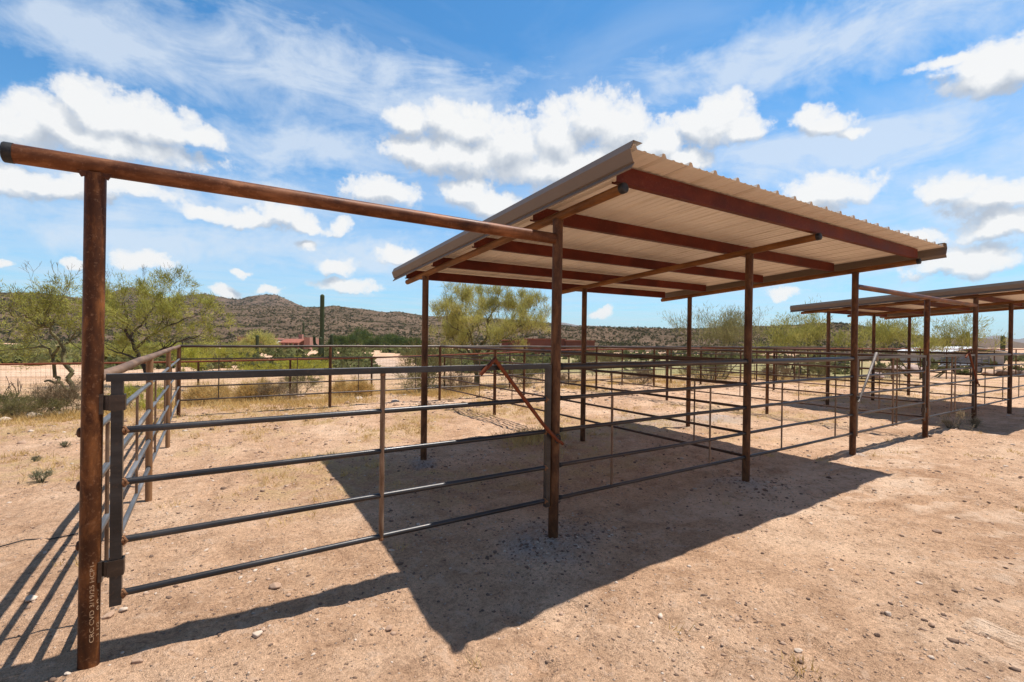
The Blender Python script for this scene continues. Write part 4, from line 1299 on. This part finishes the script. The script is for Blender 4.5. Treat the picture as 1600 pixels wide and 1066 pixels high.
# hedge-like belt of green brush on the left, below the hill
for k, (u, dp, w, h, lf) in enumerate([(-20, 40, 5, 1.6, 'pv_green'), (40, 44, 5.5, 1.8, 'pv_grey'), (95, 42, 5, 1.6, 'pv_grey'), (150, 46, 6, 1.9, 'pv_green'), (205, 45, 6, 1.9, 'pv_green'), (265, 50, 6, 2.1, 'pv_lime'), (318, 55, 6, 2.2, 'pv_green'), (365, 66, 6, 2.4, 'pv_green')]):
    tree(['olive brush tree at the left edge below the hill', 'grey green brush tree under the crooked palo verde crown', 'dark green brush tree behind the crooked trunk', 'olive brush tree hidden behind the tall gate post', 'olive brush tree behind the dark crooked limbs', 'lime brush tree behind the back left fence corner', 'olive brush tree left of the pink house', 'small olive brush tree beside the pink house wall'][k], u, dp, -1.2 - (dp - 40) * .03, w, h, 300 + k, lf, 'bark', 5, 7, .34, .055, 4, 0, .04, name='brush_tree', group='brush trees below the hill', r0=.05)

# ------------------------------------------------------------------ hills
def hill(name, sky, base_d, ridge_d, mat, zb, back=1.25, du=6, nt=42, amp=1.0, seed=0, scale=90.0, pw=1.15):
    us = np.arange(sky[0][0], sky[-1][0] + .1, du)
    vs_ = np.interp(us, [s[0] for s in sky], [s[1] for s in sky])
    ts = np.concatenate([np.linspace(0, 1, nt), [1.08, 1.2, 1.4]])
    P = np.zeros((len(us), len(ts), 3))
    for i, (u, v) in enumerate(zip(us, vs_)):
        bd = np.interp(u, [q[0] for q in base_d], [q[1] for q in base_d]) if isinstance(base_d, list) else base_d
        rd = np.interp(u, [q[0] for q in ridge_d], [q[1] for q in ridge_d]) if isinstance(ridge_d, list) else ridge_d
        zr = atv(u, v, rd)[2]
        for k, t in enumerate(ts):
            d = bd + (rd - bd) * t
            p = at(u, d, 0)
            if t <= 1: z = zb + (zr - zb) * t ** pw
            else: z = zr - (zr - zb) * (t - 1) * 1.2
            P[i, k] = (p[0], p[1], z)
    x, y = P[..., 0], P[..., 1]
    t = np.minimum(ts, 1)[None, :]
    rdg = 1 - np.abs(fbm(x / scale, y / scale, seed, 4)) * 2
    env = np.sin(np.clip(t, 0, 1) * PI) 
    P[..., 2] += (rdg - .6) * amp * env + fbm(x / (scale * .12), y / (scale * .12), seed + 5, 3) * amp * .16
    nu, nk = len(us), len(ts)
    i = np.arange(nu - 1)[:, None] * nk; j = np.arange(nk - 1)[None, :]
    F = np.stack([i + j, i + nk + j, i + nk + j + 1, i + j + 1], -1).reshape(-1, 4)
    o = mesh_np(name, P.reshape(-1, 3), F, mat, smooth=True); tag(o, kind='structure')
    return P, us, ts

main_sky = [(-420, 470), (-250, 462), (-120, 455), (0, 457), (60, 458), (110, 464), (140, 468), (190, 470), (240, 468), (290, 472), (340, 476), (400, 478), (440, 478), (475, 480), (500, 480), (522, 477), (545, 481), (580, 485), (605, 488), (622, 487), (645, 491), (670, 494), (700, 494), (740, 496), (790, 499), (840, 502), (880, 508), (905, 511), (940, 512), (980, 516), (1040, 524), (1090, 532)]
HP = hill('hill', main_sky, [(-400, 150), (400, 230), (1100, 260)], [(-400, 420), (0, 480), (400, 640), (1100, 620)], M['hill'], -5.5, amp=6, seed=3)
peak_sky = [(120, 485), (160, 462), (185, 453), (205, 449), (222, 452), (240, 462), (262, 466), (290, 462), (320, 459), (343, 464), (372, 468), (395, 462), (415, 460), (432, 461), (446, 467), (470, 478), (500, 488)]
HP2 = hill('hill', peak_sky, 700, 1150, M['hill_red'], 20, amp=8, seed=13, du=4)
mesa_sky = [(820, 536), (850, 522), (880, 513), (910, 510), (960, 511), (1000, 512), (1050, 513), (1100, 513), (1150, 511), (1200, 509), (1240, 508), (1270, 505), (1300, 504), (1330, 506), (1355, 511), (1385, 518), (1420, 522), (1460, 529), (1500, 537), (1540, 544)]
HP3 = hill('hill', mesa_sky, [(820, 170), (1540, 150)], [(820, 300), (1300, 330), (1540, 300)], M['hill'], -5, amp=3.5, seed=23, scale=60)
grey_sky = [(1330, 534), (1400, 528), (1450, 530), (1480, 528), (1512, 527), (1540, 529), (1570, 531), (1600, 536), (1680, 532), (1800, 525), (2000, 520)]
hill('hill', grey_sky, 500, 1100, M['hill_red'], -6, amp=5, seed=33)
far_sky = [(780, 518), (840, 509), (860, 504), (880, 504), (900, 508), (925, 509), (955, 511), (985, 513), (1040, 520)]
hill('mountain', far_sky, 2600, 3600, M['hill_far'], 0, amp=14, seed=43, scale=400)
far2 = [(1430, 541), (1500, 536), (1530, 530), (1550, 525), (1563, 524), (1578, 529), (1592, 530), (1610, 527), (1640, 524), (1700, 521)]
hill('mountain', far2, 2300, 3300, M['hill_far'], -10, amp=16, seed=53, scale=400)

def hillside_scrub():
    rng = np.random.default_rng(19)
    PP = []; SS = []
    for (P, us, ts), n, sz in ((HP, 30000, (.6, 1.7)), (HP3, 12000, (.45, 1.15)), (HP2, 5000, (1.4, 3.2))):
        nu, nk = P.shape[0], P.shape[1]
        kmax = np.searchsorted(ts, 1.0)
        fi = rng.uniform(0, nu - 1.001, n); fk = rng.uniform(0, kmax - .001, n)
        i = fi.astype(int); k = fk.astype(int); a = (fi - i)[:, None]; b_ = (fk - k)[:, None]
        q = P[i, k] * (1 - a) * (1 - b_) + P[i + 1, k] * a * (1 - b_) + P[i, k + 1] * (1 - a) * b_ + P[i + 1, k + 1] * a * b_
        keep = rng.uniform(-.65, .35 + (.25 if P is HP3 else 0), n) < fbm(q[:, 0] / 25, q[:, 1] / 25, 71, 3) + .1
        q = q[keep]
        PP.append(q); SS.append(np.exp(rng.uniform(math.log(sz[0]), math.log(sz[1]), len(q))))
    V, F = clumps(np.vstack(PP), np.concatenate(SS), rng, 11, .8)
    o = mesh_np('hillside_scrub', V, F, M['scrub']); tag(o, 'dark desert scrub dotting the rocky hillsides', 'scrub', kind='stuff')
hillside_scrub()

# ------------------------------------------------------------------ buildings
def pink_house():
    dp = 128
    b0 = at(428, dp, -2.9); t = thing('adobe_house', 'pink adobe house with a tiled porch below the hill', 'house', b0, None, -YAW)
    k = dp / F_PX
    X = lambda u: (u - 428) * k
    def blk(name, u0, u1, z1, y0, y1, mat, par=t, z0=-1.0):
        b = MB(); b.box(((X(u0) + X(u1)) / 2, (y0 + y1) / 2, (z0 + z1) / 2), (X(u1) - X(u0), y1 - y0, z1 - z0)); return b.build(name, M[mat], par)
    blk('wall', 371, 419, 4.1, 0, 9, 'adobe'); blk('wall', 419.2, 447, 3.7, 1.0, 9, 'adobe'); blk('wall', 447.2, 486, 4.0, 2.2, 9, 'adobe')
    blk('parapet', 370.5, 419.5, 4.35, -.12, .25, 'adobe', z0=4.1)
    blk('parapet', 478, 487, 4.4, -1.2, 3.2, 'adobe')
    # porch: tiled lean-to on posts
    pr = MB(); x0, x1 = X(441), X(472)
    prof = [(-2.0, 2.75), (2.15, 3.75), (2.15, 3.9), (-2.0, 2.9)]
    pr.prism(prof, x0, x1, lambda s, a, c: (s, a, c)); 
    n = 26
    for j in range(n):
        xx = x0 + (x1 - x0) * (j + .5) / n; pr.tube([(xx, -2.0, 2.91), (xx, 2.1, 3.89)], .09, 6)
    pr.build('porch_roof', M['tile'], t)
    for u in (442, 449, 456, 463, 471):
        q = MB(); q.box((X(u), -1.8, .9), (.3, .3, 3.75)); q.build('porch_post', M['adobe'], t)
    # awning and openings
    aw = MB(); aw.prism([(-.9, 2.6), (1.02, 3.2), (1.02, 3.3), (-.9, 2.7)], X(422), X(439), lambda s, a, c: (s, a, c)); aw.build('awning', M['shedwall'], t)
    for u0, u1, z0, z1, y in ((424, 437, .9, 2.5, .96), (380, 387, 1.2, 2.6, -.04), (405, 411, 1.2, 2.6, -.04), (450, 455, .2, 2.4, 2.16), (459, 462, .2, 2.4, 2.16), (464, 468, .9, 2.4, 2.16)):
        w = MB(); w.box(((X(u0) + X(u1)) / 2, y, (z0 + z1) / 2), (X(u1) - X(u0), .1, z1 - z0)); f = w.build('window', M['wood'], t)
        g = MB(); g.box(((X(u0) + X(u1)) / 2, y - .055, (z0 + z1) / 2), (X(u1) - X(u0) - .25, .04, z1 - z0 - .25)); g.build('pane', M['glass'], f)
    c = MB(); c.box((X(455), 6, 4.4), (1.0, 1.0, 1.6)); c.build('chimney', M['adobe'], t)
pink_house()

def brown_house():
    dp = 92; b0 = at(862, dp, -3.2); t = thing('adobe_house', 'long low red brown house behind the yellow palo verde', 'house', b0, None, -YAW)
    k = dp / F_PX; X = lambda u: (u - 862) * k
    for u0, u1, z1, y0 in ((784, 815, 4.6, .0), (815.3, 884, 4.9, 1.2), (884.3, 930, 4.65, .4)):
        b = MB(); b.box(((X(u0) + X(u1)) / 2, y0 + 5, z1 / 2 - .5), (X(u1) - X(u0), 10, z1 + 1.0)); b.build('wall', M['adobe_red'], t)
        b = MB(); b.box(((X(u0) + X(u1)) / 2, y0 + 5, z1 + .09), (X(u1) - X(u0) + .3, 10.3, .18)); b.build('roof', M['tile'], t)
    for u0, u1, y in ((790, 797, -.03), (822, 834, 1.17), (845, 852, 1.17), (866, 876, 1.17), (892, 900, .37), (912, 920, .37)):
        w = MB(); w.box(((X(u0) + X(u1)) / 2, y, 2.3), (X(u1) - X(u0), .1, 1.6)); f = w.build('window', M['wood'], t)
        g = MB(); g.box(((X(u0) + X(u1)) / 2, y - .055, 2.3), (X(u1) - X(u0) - .2, .04, 1.4)); g.build('pane', M['glass'], f)
brown_house()

def white_shed():
    dp = 62; b0 = at(1528, dp, -2.4); t = thing('metal_shed', 'long shed with a low white metal roof at the right', 'shed', b0, None, -YAW)
    k = dp / F_PX; X = lambda u: (u - 1528) * k
    b = MB(); b.box((0, 4, .9), (X(1577) - X(1482), 7, 4.2)); b.build('wall', M['shedwall'], t)
    b = MB(); b.prism([(X(1478), 3.02), (X(1525), 3.72), (X(1584), 3.02), (X(1584), 3.12), (X(1525), 3.85), (X(1478), 3.12)], -.3, 8, lambda s, a, c: (a, s, c)); b.build('roof', M['white'], t)
    b = MB(); b.box((X(1500), .46, 1.2), (3.2, .1, 2.6)); b.build('door', M['greysteel'], t)
white_shed()

def trailer():
    dp = 36; p = at(1508, dp, 0); z = hz_at(p[0], p[1])
    t = thing('utility_trailer', 'grey flatbed utility trailer with slatted sides beyond the far gates', 'trailer', (p[0], p[1], z), None, -YAW + .1)
    b = MB(); b.box((0, 0, .62), (2.5, 1.4, .10)); b.build('bed', M['greysteel'], t)
    for y in (-.68, .68):
        b = MB()
        for zz in (.85, 1.05, 1.25): b.box((0, y, zz), (2.5, .04, .09))
        for x in np.linspace(-1.2, 1.2, 5): b.box((x, y * 1.03, .98), (.06, .05, .66))
        b.build('side_rail', M['greysteel'], t)
    for y in (-.78, .78):
        b = MB(); b.tube([(.15, y - .09, .32), (.15, y + .09, .32)], .32, 20); w = b.build('wheel', M['rub'], t)
        b = MB(); b.tube([(.15, y - .1, .32), (.15, y + .1, .32)], .17, 16); b.build('rim', M['greysteel'], w)
        b = MB(); b.prism([(-.35, .60), (-.25, .72), (.55, .72), (.65, .60), (.62, .58), (.53, .69), (-.23, .69), (-.32, .58)], y - .13, y + .13, lambda s, a, c: (a, s, c)); b.build('fender', M['greysteel'], t)
    b = MB(); b.tube([(-1.25, .5, .6), (-2.2, 0, .5)], .04, 8); b.tube([(-1.25, -.5, .6), (-2.2, 0, .5)], .04, 8); b.build('tongue', M['greysteel'], t)
trailer()

# ------------------------------------------------------------------ sky, sun, world
SUN = Vector((.382, -.062, 1.0)).normalized()
el = math.asin(SUN.z); az = math.atan2(SUN.x, SUN.y)
ld = bpy.data.lights.new('sun', 'SUN'); ld.energy = 5.0; ld.angle = rad(.53); ld.color = (1.0, .955, .885)
sl = bpy.data.objects.new('sun', ld); C.objects.link(sl); sl.location = (0, 0, 30)
sl.rotation_euler = (-SUN).to_track_quat('-Z', 'Y').to_euler()

def make_world():
    w = bpy.data.worlds.new('World'); S.world = w; w.use_nodes = True
    try: w.cycles.sampling_method = 'NONE'
    except Exception: pass
    nt = w.node_tree; lk = nt.links
    bg = nt.nodes['Background']; bg.inputs['Strength'].default_value = .075
    sky = nt.nodes.new('ShaderNodeTexSky'); sky.sky_type = 'NISHITA'; sky.sun_disc = False
    sky.sun_elevation = el; sky.sun_rotation = az; sky.altitude = 700; sky.air_density = 1.0; sky.dust_density = .6; sky.ozone_density = 2.2
    tc = nt.nodes.new('ShaderNodeTexCoord'); d = tc.outputs['Generated']
    # cumulus: (u, v, half width, half height) of each puff, turned into directions on the sky
    puffs = [(30, 205, 48, 34), (80, 190, 50, 34), (120, 160, 34, 34), (165, 180, 46, 40), (215, 190, 46, 36), (265, 200, 42, 34), (310, 212, 34, 16), (150, 218, 150, 26),
             (20, 285, 60, 22), (95, 292, 70, 20), (180, 290, 70, 16),
             (640, 185, 34, 20), (690, 188, 42, 26), (740, 200, 50, 34), (650, 235, 46, 22), (720, 245, 80, 30), (800, 230, 60, 46), (870, 215, 50, 48), (925, 190, 46, 42), (975, 205, 52, 46), (1030, 225, 44, 36), (1070, 245, 36, 22), (880, 262, 130, 30),
             (1085, 190, 32, 20), (1125, 182, 42, 34), (1165, 205, 36, 20), (1120, 205, 56, 22),
             (1270, 176, 26, 15), (1295, 190, 34, 18), (1330, 207, 20, 8),
             (1475, 96, 34, 10), (1530, 100, 50, 26), (1585, 90, 50, 36), (1560, 120, 70, 26),
             (600, 300, 56, 24), (730, 300, 46, 20), (770, 318, 40, 18), (330, 328, 34, 12), (385, 343, 44, 14), (445, 335, 40, 18), (480, 352, 30, 10), (536, 350, 14, 12),
             (1295, 300, 60, 26), (1250, 330, 50, 18), (1490, 292, 50, 20), (1560, 305, 60, 26), (1570, 350, 60, 22), (1500, 410, 70, 24), (1440, 372, 30, 14),
             (222, 402, 42, 13), (258, 410, 16, 7), (525, 416, 30, 13), (480, 381, 16, 8), (545, 448, 46, 12), (620, 398, 34, 14), (350, 456, 22, 8), (375, 430, 16, 6), (5, 414, 12, 8), (110, 413, 14, 7), (930, 490, 20, 8), (1225, 458, 26, 8), (420, 455, 20, 6)]
    # group: (azimuth, elevation) -> cloud field
    g = bpy.data.node_groups.new('cumulus_field', 'ShaderNodeTree')
    g.interface.new_socket('Vector', in_out='INPUT', socket_type='NodeSocketVector')
    g.interface.new_socket('Field', in_out='OUTPUT', socket_type='NodeSocketFloat')
    gi = g.nodes.new('NodeGroupInput'); go = g.nodes.new('NodeGroupOutput')
    gs = g.nodes.new('ShaderNodeSeparateXYZ'); g.links.new(gi.outputs[0], gs.inputs[0])
    acc = None
    for (u, v, rw, rh) in puffs:
        r = ray(u, v); L = np.linalg.norm(r); a0 = math.atan2(r[0], r[1]); e0 = math.asin(r[2] / L)
        k = 1.12 / (F_PX * L)
        ra, re = rw * k / math.cos(e0) * 1.0, rh * k
        # chained through z so that only one puff is worked out at a time
        cbn = g.nodes.new('ShaderNodeCombineXYZ')
        g.links.new(gs.outputs[0], cbn.inputs[0]); g.links.new(gs.outputs[1], cbn.inputs[1])
        if acc is not None: g.links.new(acc, cbn.inputs[2])
        ma = g.nodes.new('ShaderNodeVectorMath'); ma.operation = 'MULTIPLY_ADD'
        ma.inputs[1].default_value = (1 / ra, 1 / re, 1e-6); ma.inputs[2].default_value = (-a0 / ra, -e0 / re, 0)
        g.links.new(cbn.outputs[0], ma.inputs[0])
        ln = g.nodes.new('ShaderNodeVectorMath'); ln.operation = 'LENGTH'; g.links.new(ma.outputs[0], ln.inputs[0])
        if acc is None: acc = ln.outputs['Value']
        else:
            m = g.nodes.new('ShaderNodeMath'); m.operation = 'SMOOTH_MIN'; m.inputs[2].default_value = .25
            g.links.new(acc, m.inputs[0]); g.links.new(ln.outputs['Value'], m.inputs[1]); acc = m.outputs[0]
    g.links.new(acc, go.inputs[0])
    # turbulence warps the lookup direction
    n1 = noise(nt, d, 16, 5, .58)
    def vm(op, a, b_=None, c_=None, sc=None):
        m = nt.nodes.new('ShaderNodeVectorMath'); m.operation = op
        for i, q in enumerate((a, b_, c_)):
            if q is None: continue
            if isinstance(q, tuple): m.inputs[i].default_value = q
            else: lk.new(q, m.inputs[i])
        if sc is not None: m.inputs['Scale'].default_value = sc
        return m.outputs[0]
    warp = vm('SCALE', vm('SUBTRACT', n1.outputs['Color'], (.5, .5, .5)), sc=.052)
    sp0 = nt.nodes.new('ShaderNodeSeparateXYZ'); lk.new(d, sp0.inputs[0])
    cae = nt.nodes.new('ShaderNodeCombineXYZ')
    lk.new(mth(nt, 'ARCTAN2', sp0.outputs[0], sp0.outputs[1]), cae.inputs[0]); lk.new(mth(nt, 'ARCSINE', sp0.outputs[2]), cae.inputs[1])
    dw = vm('ADD', cae.outputs[0], warp)
    def field(vec):
        n = nt.nodes.new('ShaderNodeGroup'); n.node_tree = g; lk.new(vec, n.inputs[0]); return n.outputs[0]
    f0 = field(dw)
    f1 = field(vm('MULTIPLY_ADD', f0, (1e-9, 1e-9, 1e-9), vm('ADD', dw, (.008, .030, 0))))
    n2 = noise(nt, d, 34, 5, .62)
    # cauliflower tops: heaps of rounded cells
    vo = nt.nodes.new('ShaderNodeTexVoronoi'); vo.inputs['Scale'].default_value = 24; vo.inputs['Detail'].default_value = 3; vo.inputs['Roughness'].default_value = .62
    vo.normalize = True
    lk.new(vm('ADD', d, vm('SCALE', vm('SUBTRACT', n1.outputs['Color'], (.5, .5, .5)), sc=.03)), vo.inputs['Vector'])
    bil = mth(nt, 'SUBTRACT', .42, vo.outputs['Distance'])
    dens = mth(nt, 'ADD', mth(nt, 'SUBTRACT', 1.05, f0), mth(nt, 'MULTIPLY', mth(nt, 'SUBTRACT', n2.outputs[0], .5), 1.35))
    dens = mth(nt, 'ADD', dens, mth(nt, 'MULTIPLY', bil, 1.0))
    mask = ramp(nt, [(-.0, (0, 0, 0)), (.12, (.14, .14, .14)), (.34, (.74, .74, .74)), (.62, (.96, .96, .96))], dens).outputs[0]
    # soft self shade: compare with the field a little towards the sun
    sh = mth(nt, 'ADD', .45, mth(nt, 'MULTIPLY', mth(nt, 'SUBTRACT', f1, f0), .95))
    sh = mth(nt, 'ADD', sh, mth(nt, 'MULTIPLY', mth(nt, 'SUBTRACT', n2.outputs[0], .5), .35))
    sh = mth(nt, 'ADD', sh, mth(nt, 'MULTIPLY', bil, .95))
    ccol = ramp(nt, [(.10, (5.2, 5.8, 6.7)), (.45, (7.4, 7.8, 8.3)), (.75, (10.2, 10.2, 10.1))], sh).outputs[0]
    # cirrus veils on a flat sheet high above
    sep = nt.nodes.new('ShaderNodeSeparateXYZ'); lk.new(d, sep.inputs[0])
    zz = mth(nt, 'MAXIMUM', sep.outputs[2], .03)
    px = mth(nt, 'DIVIDE', sep.outputs[0], zz); py = mth(nt, 'DIVIDE', sep.outputs[1], zz)
    cb = nt.nodes.new('ShaderNodeCombineXYZ'); lk.new(px, cb.inputs[0]); lk.new(py, cb.inputs[1])
    mp = nt.nodes.new('ShaderNodeMapping'); mp.inputs['Rotation'].default_value = (0, 0, rad(24)); mp.inputs['Scale'].default_value = (.50, .78, 1); mp.inputs['Location'].default_value = (3.1, 1.7, 0)
    lk.new(cb.outputs[0], mp.inputs['Vector'])
    c1 = noise(nt, mp.outputs[0], 1.1, 8, .62, .7)
    mp2 = nt.nodes.new('ShaderNodeMapping'); mp2.inputs['Rotation'].default_value = (0, 0, rad(24)); mp2.inputs['Scale'].default_value = (.25, .40, 1)
    lk.new(cb.outputs[0], mp2.inputs['Vector'])
    c2 = noise(nt, mp2.outputs[0], .75, 2, .5)
    ci = mth(nt, 'ADD', mth(nt, 'MULTIPLY', c1.outputs[0], .6), mth(nt, 'MULTIPLY', c2.outputs[0], .5))
    cim = ramp(nt, [(.455, (0, 0, 0)), (.56, (.40, .40, .40)), (.70, (.80, .80, .80))], ci).outputs[0]
    # unseen sky behind and overhead: veil thinned, colour dimmed to weaken shadow fill
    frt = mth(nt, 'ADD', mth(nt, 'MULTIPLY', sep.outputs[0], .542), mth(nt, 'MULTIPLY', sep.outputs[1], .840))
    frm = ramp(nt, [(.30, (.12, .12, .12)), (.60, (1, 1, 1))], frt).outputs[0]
    # broad soft veils where the photograph has them
    vg = bpy.data.node_groups.new('veil_field', 'ShaderNodeTree')
    vg.interface.new_socket('Vector', in_out='INPUT', socket_type='NodeSocketVector'); vg.interface.new_socket('Field', in_out='OUTPUT', socket_type='NodeSocketFloat')
    vi = vg.nodes.new('NodeGroupInput'); vo_ = vg.nodes.new('NodeGroupOutput'); va = None
    for (u, v, rw, rh) in [(130, 60, 330, 70), (420, 95, 330, 75), (640, 150, 230, 60), (520, 245, 260, 50), (300, 300, 300, 45), (300, 380, 420, 60), (1330, 50, 330, 75), (1150, 105, 160, 45), (1300, 225, 330, 60), (1480, 290, 260, 90), (1250, 400, 420, 60), (560, 400, 300, 50)]:
        r = ray(u, v); L = np.linalg.norm(r); a0 = math.atan2(r[0], r[1]); e0 = math.asin(r[2] / L); k = 1 / (F_PX * L)
        ma = vg.nodes.new('ShaderNodeVectorMath'); ma.operation = 'MULTIPLY_ADD'
        ra, re = rw * k / math.cos(e0), rh * k
        ma.inputs[1].default_value = (1 / ra, 1 / re, 0); ma.inputs[2].default_value = (-a0 / ra, -e0 / re, 0)
        vg.links.new(vi.outputs[0], ma.inputs[0])
        ln = vg.nodes.new('ShaderNodeVectorMath'); ln.operation = 'LENGTH'; vg.links.new(ma.outputs[0], ln.inputs[0])
        if va is None: va = ln.outputs['Value']
        else:
            mm = vg.nodes.new('ShaderNodeMath'); mm.operation = 'SMOOTH_MIN'; mm.inputs[2].default_value = .35
            vg.links.new(va, mm.inputs[0]); vg.links.new(ln.outputs['Value'], mm.inputs[1]); va = mm.outputs[0]
    vg.links.new(va, vo_.inputs[0])
    vn = nt.nodes.new('ShaderNodeGroup'); vn.node_tree = vg; lk.new(vm('ADD', cae.outputs[0], vm('SCALE', warp, sc=2.2)), vn.inputs[0])
    vmp = nt.nodes.new('ShaderNodeMapping'); vmp.inputs['Rotation'].default_value = (0, 0, rad(-14)); vmp.inputs['Scale'].default_value = (5.0, 13.0, 1); lk.new(cae.outputs[0], vmp.inputs['Vector'])
    c3 = noise(nt, vmp.outputs[0], 1.0, 7, .64, .6)
    veil = mth(nt, 'SUBTRACT', 1.15, vn.outputs[0])
    veil = mth(nt, 'ADD', veil, mth(nt, 'MULTIPLY', mth(nt, 'SUBTRACT', c3.outputs[0], .5), 2.6))
    veil = ramp(nt, [(.05, (0, 0, 0)), (.45, (.30, .30, .30)), (1.0, (.74, .74, .74))], veil).outputs[0]
    cim = mth(nt, 'MAXIMUM', mth(nt, 'MULTIPLY', mth(nt, 'MULTIPLY', cim, frm), .55), veil)
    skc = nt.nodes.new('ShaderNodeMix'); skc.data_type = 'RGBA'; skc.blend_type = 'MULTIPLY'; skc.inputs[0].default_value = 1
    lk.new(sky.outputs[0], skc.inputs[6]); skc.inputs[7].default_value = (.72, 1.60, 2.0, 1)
    lk.new(mix(nt, frm, (.80, .95, 1.05), (.72, 1.56, 1.92)), skc.inputs[7])  # sky darkened outside the view so shaded ground gets less fill
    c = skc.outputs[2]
    # pale band low over the horizon
    low = ramp(nt, [(.0, (.55, .55, .55)), (.10, (.36, .36, .36)), (.30, (.06, .06, .06)), (.45, (0, 0, 0))], sep.outputs[2]).outputs[0]
    low = mth(nt, 'MULTIPLY', low, mth(nt, 'ADD', .35, mth(nt, 'MULTIPLY', frm, .65)))
    c = mix(nt, low, c, (6.2, 7.4, 8.6))
    c = mix(nt, cim, c, (8.0, 8.9, 10.0))
    c = mix(nt, mask, c, ccol)
    # below the horizon nothing shows; keep it neutral earth light
    below = ramp(nt, [(.49, (1, 1, 1)), (.50, (0, 0, 0))], mth(nt, 'ADD', mth(nt, 'MULTIPLY', sep.outputs[2], .5), .5)).outputs[0]
    c = mix(nt, below, c, (2.2, 1.7, 1.3))
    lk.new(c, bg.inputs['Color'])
make_world()

# ------------------------------------------------------------------ desert air
def haze():
    b = MB(); b.box((0, 0, 58), (14600, 14600, 184))
    m = bpy.data.materials.new('desert_air'); m.use_nodes = True
    nt = m.node_tree; nt.nodes.remove(nt.nodes['Principled BSDF'])
    v = nt.nodes.new('ShaderNodeVolumePrincipled'); v.inputs['Density'].default_value = .00008; v.inputs['Color'].default_value = (.80, .87, .95, 1); v.inputs['Anisotropy'].default_value = .2
    nt.links.new(v.outputs[0], [n for n in nt.nodes if n.type == 'OUTPUT_MATERIAL'][0].inputs['Volume'])
    o = b.build('haze', m); tag(o, 'thin desert haze over the whole place', 'haze', kind='stuff')
haze()

# ------------------------------------------------------------------ camera and view
cd = bpy.data.cameras.new('camera'); co = bpy.data.objects.new('camera', cd); C.objects.link(co)
fw = Vector((.542 * math.cos(PITCH), .840 * math.cos(PITCH), math.sin(PITCH)))
fw = Vector((math.sin(TH) * math.cos(PITCH), math.cos(TH) * math.cos(PITCH), math.sin(PITCH)))
rt = Vector((math.cos(TH), -math.sin(TH), 0)); upv = rt.cross(fw)
c, s = math.cos(ROLL), math.sin(ROLL)
rt2 = rt * c + upv * s; up2 = upv * c - rt * s
m = Matrix((rt2, up2, -fw)).transposed().to_4x4(); m.translation = Vector(CAM)
co.matrix_world = m
cd.sensor_fit = 'HORIZONTAL'; cd.sensor_width = 36; cd.lens = F_PX / 1600 * 36
cd.clip_start = .05; cd.clip_end = 20000
S.camera = co
S.view_settings.view_transform = 'Standard'; S.view_settings.look = 'None'
S.view_settings.exposure = 0.32; S.view_settings.gamma = 1
S.render.resolution_x = 1024; S.render.resolution_y = 682
try:
    S.cycles.max_bounces = 8; S.cycles.diffuse_bounces = 4; S.cycles.transparent_max_bounces = 8
except Exception: pass
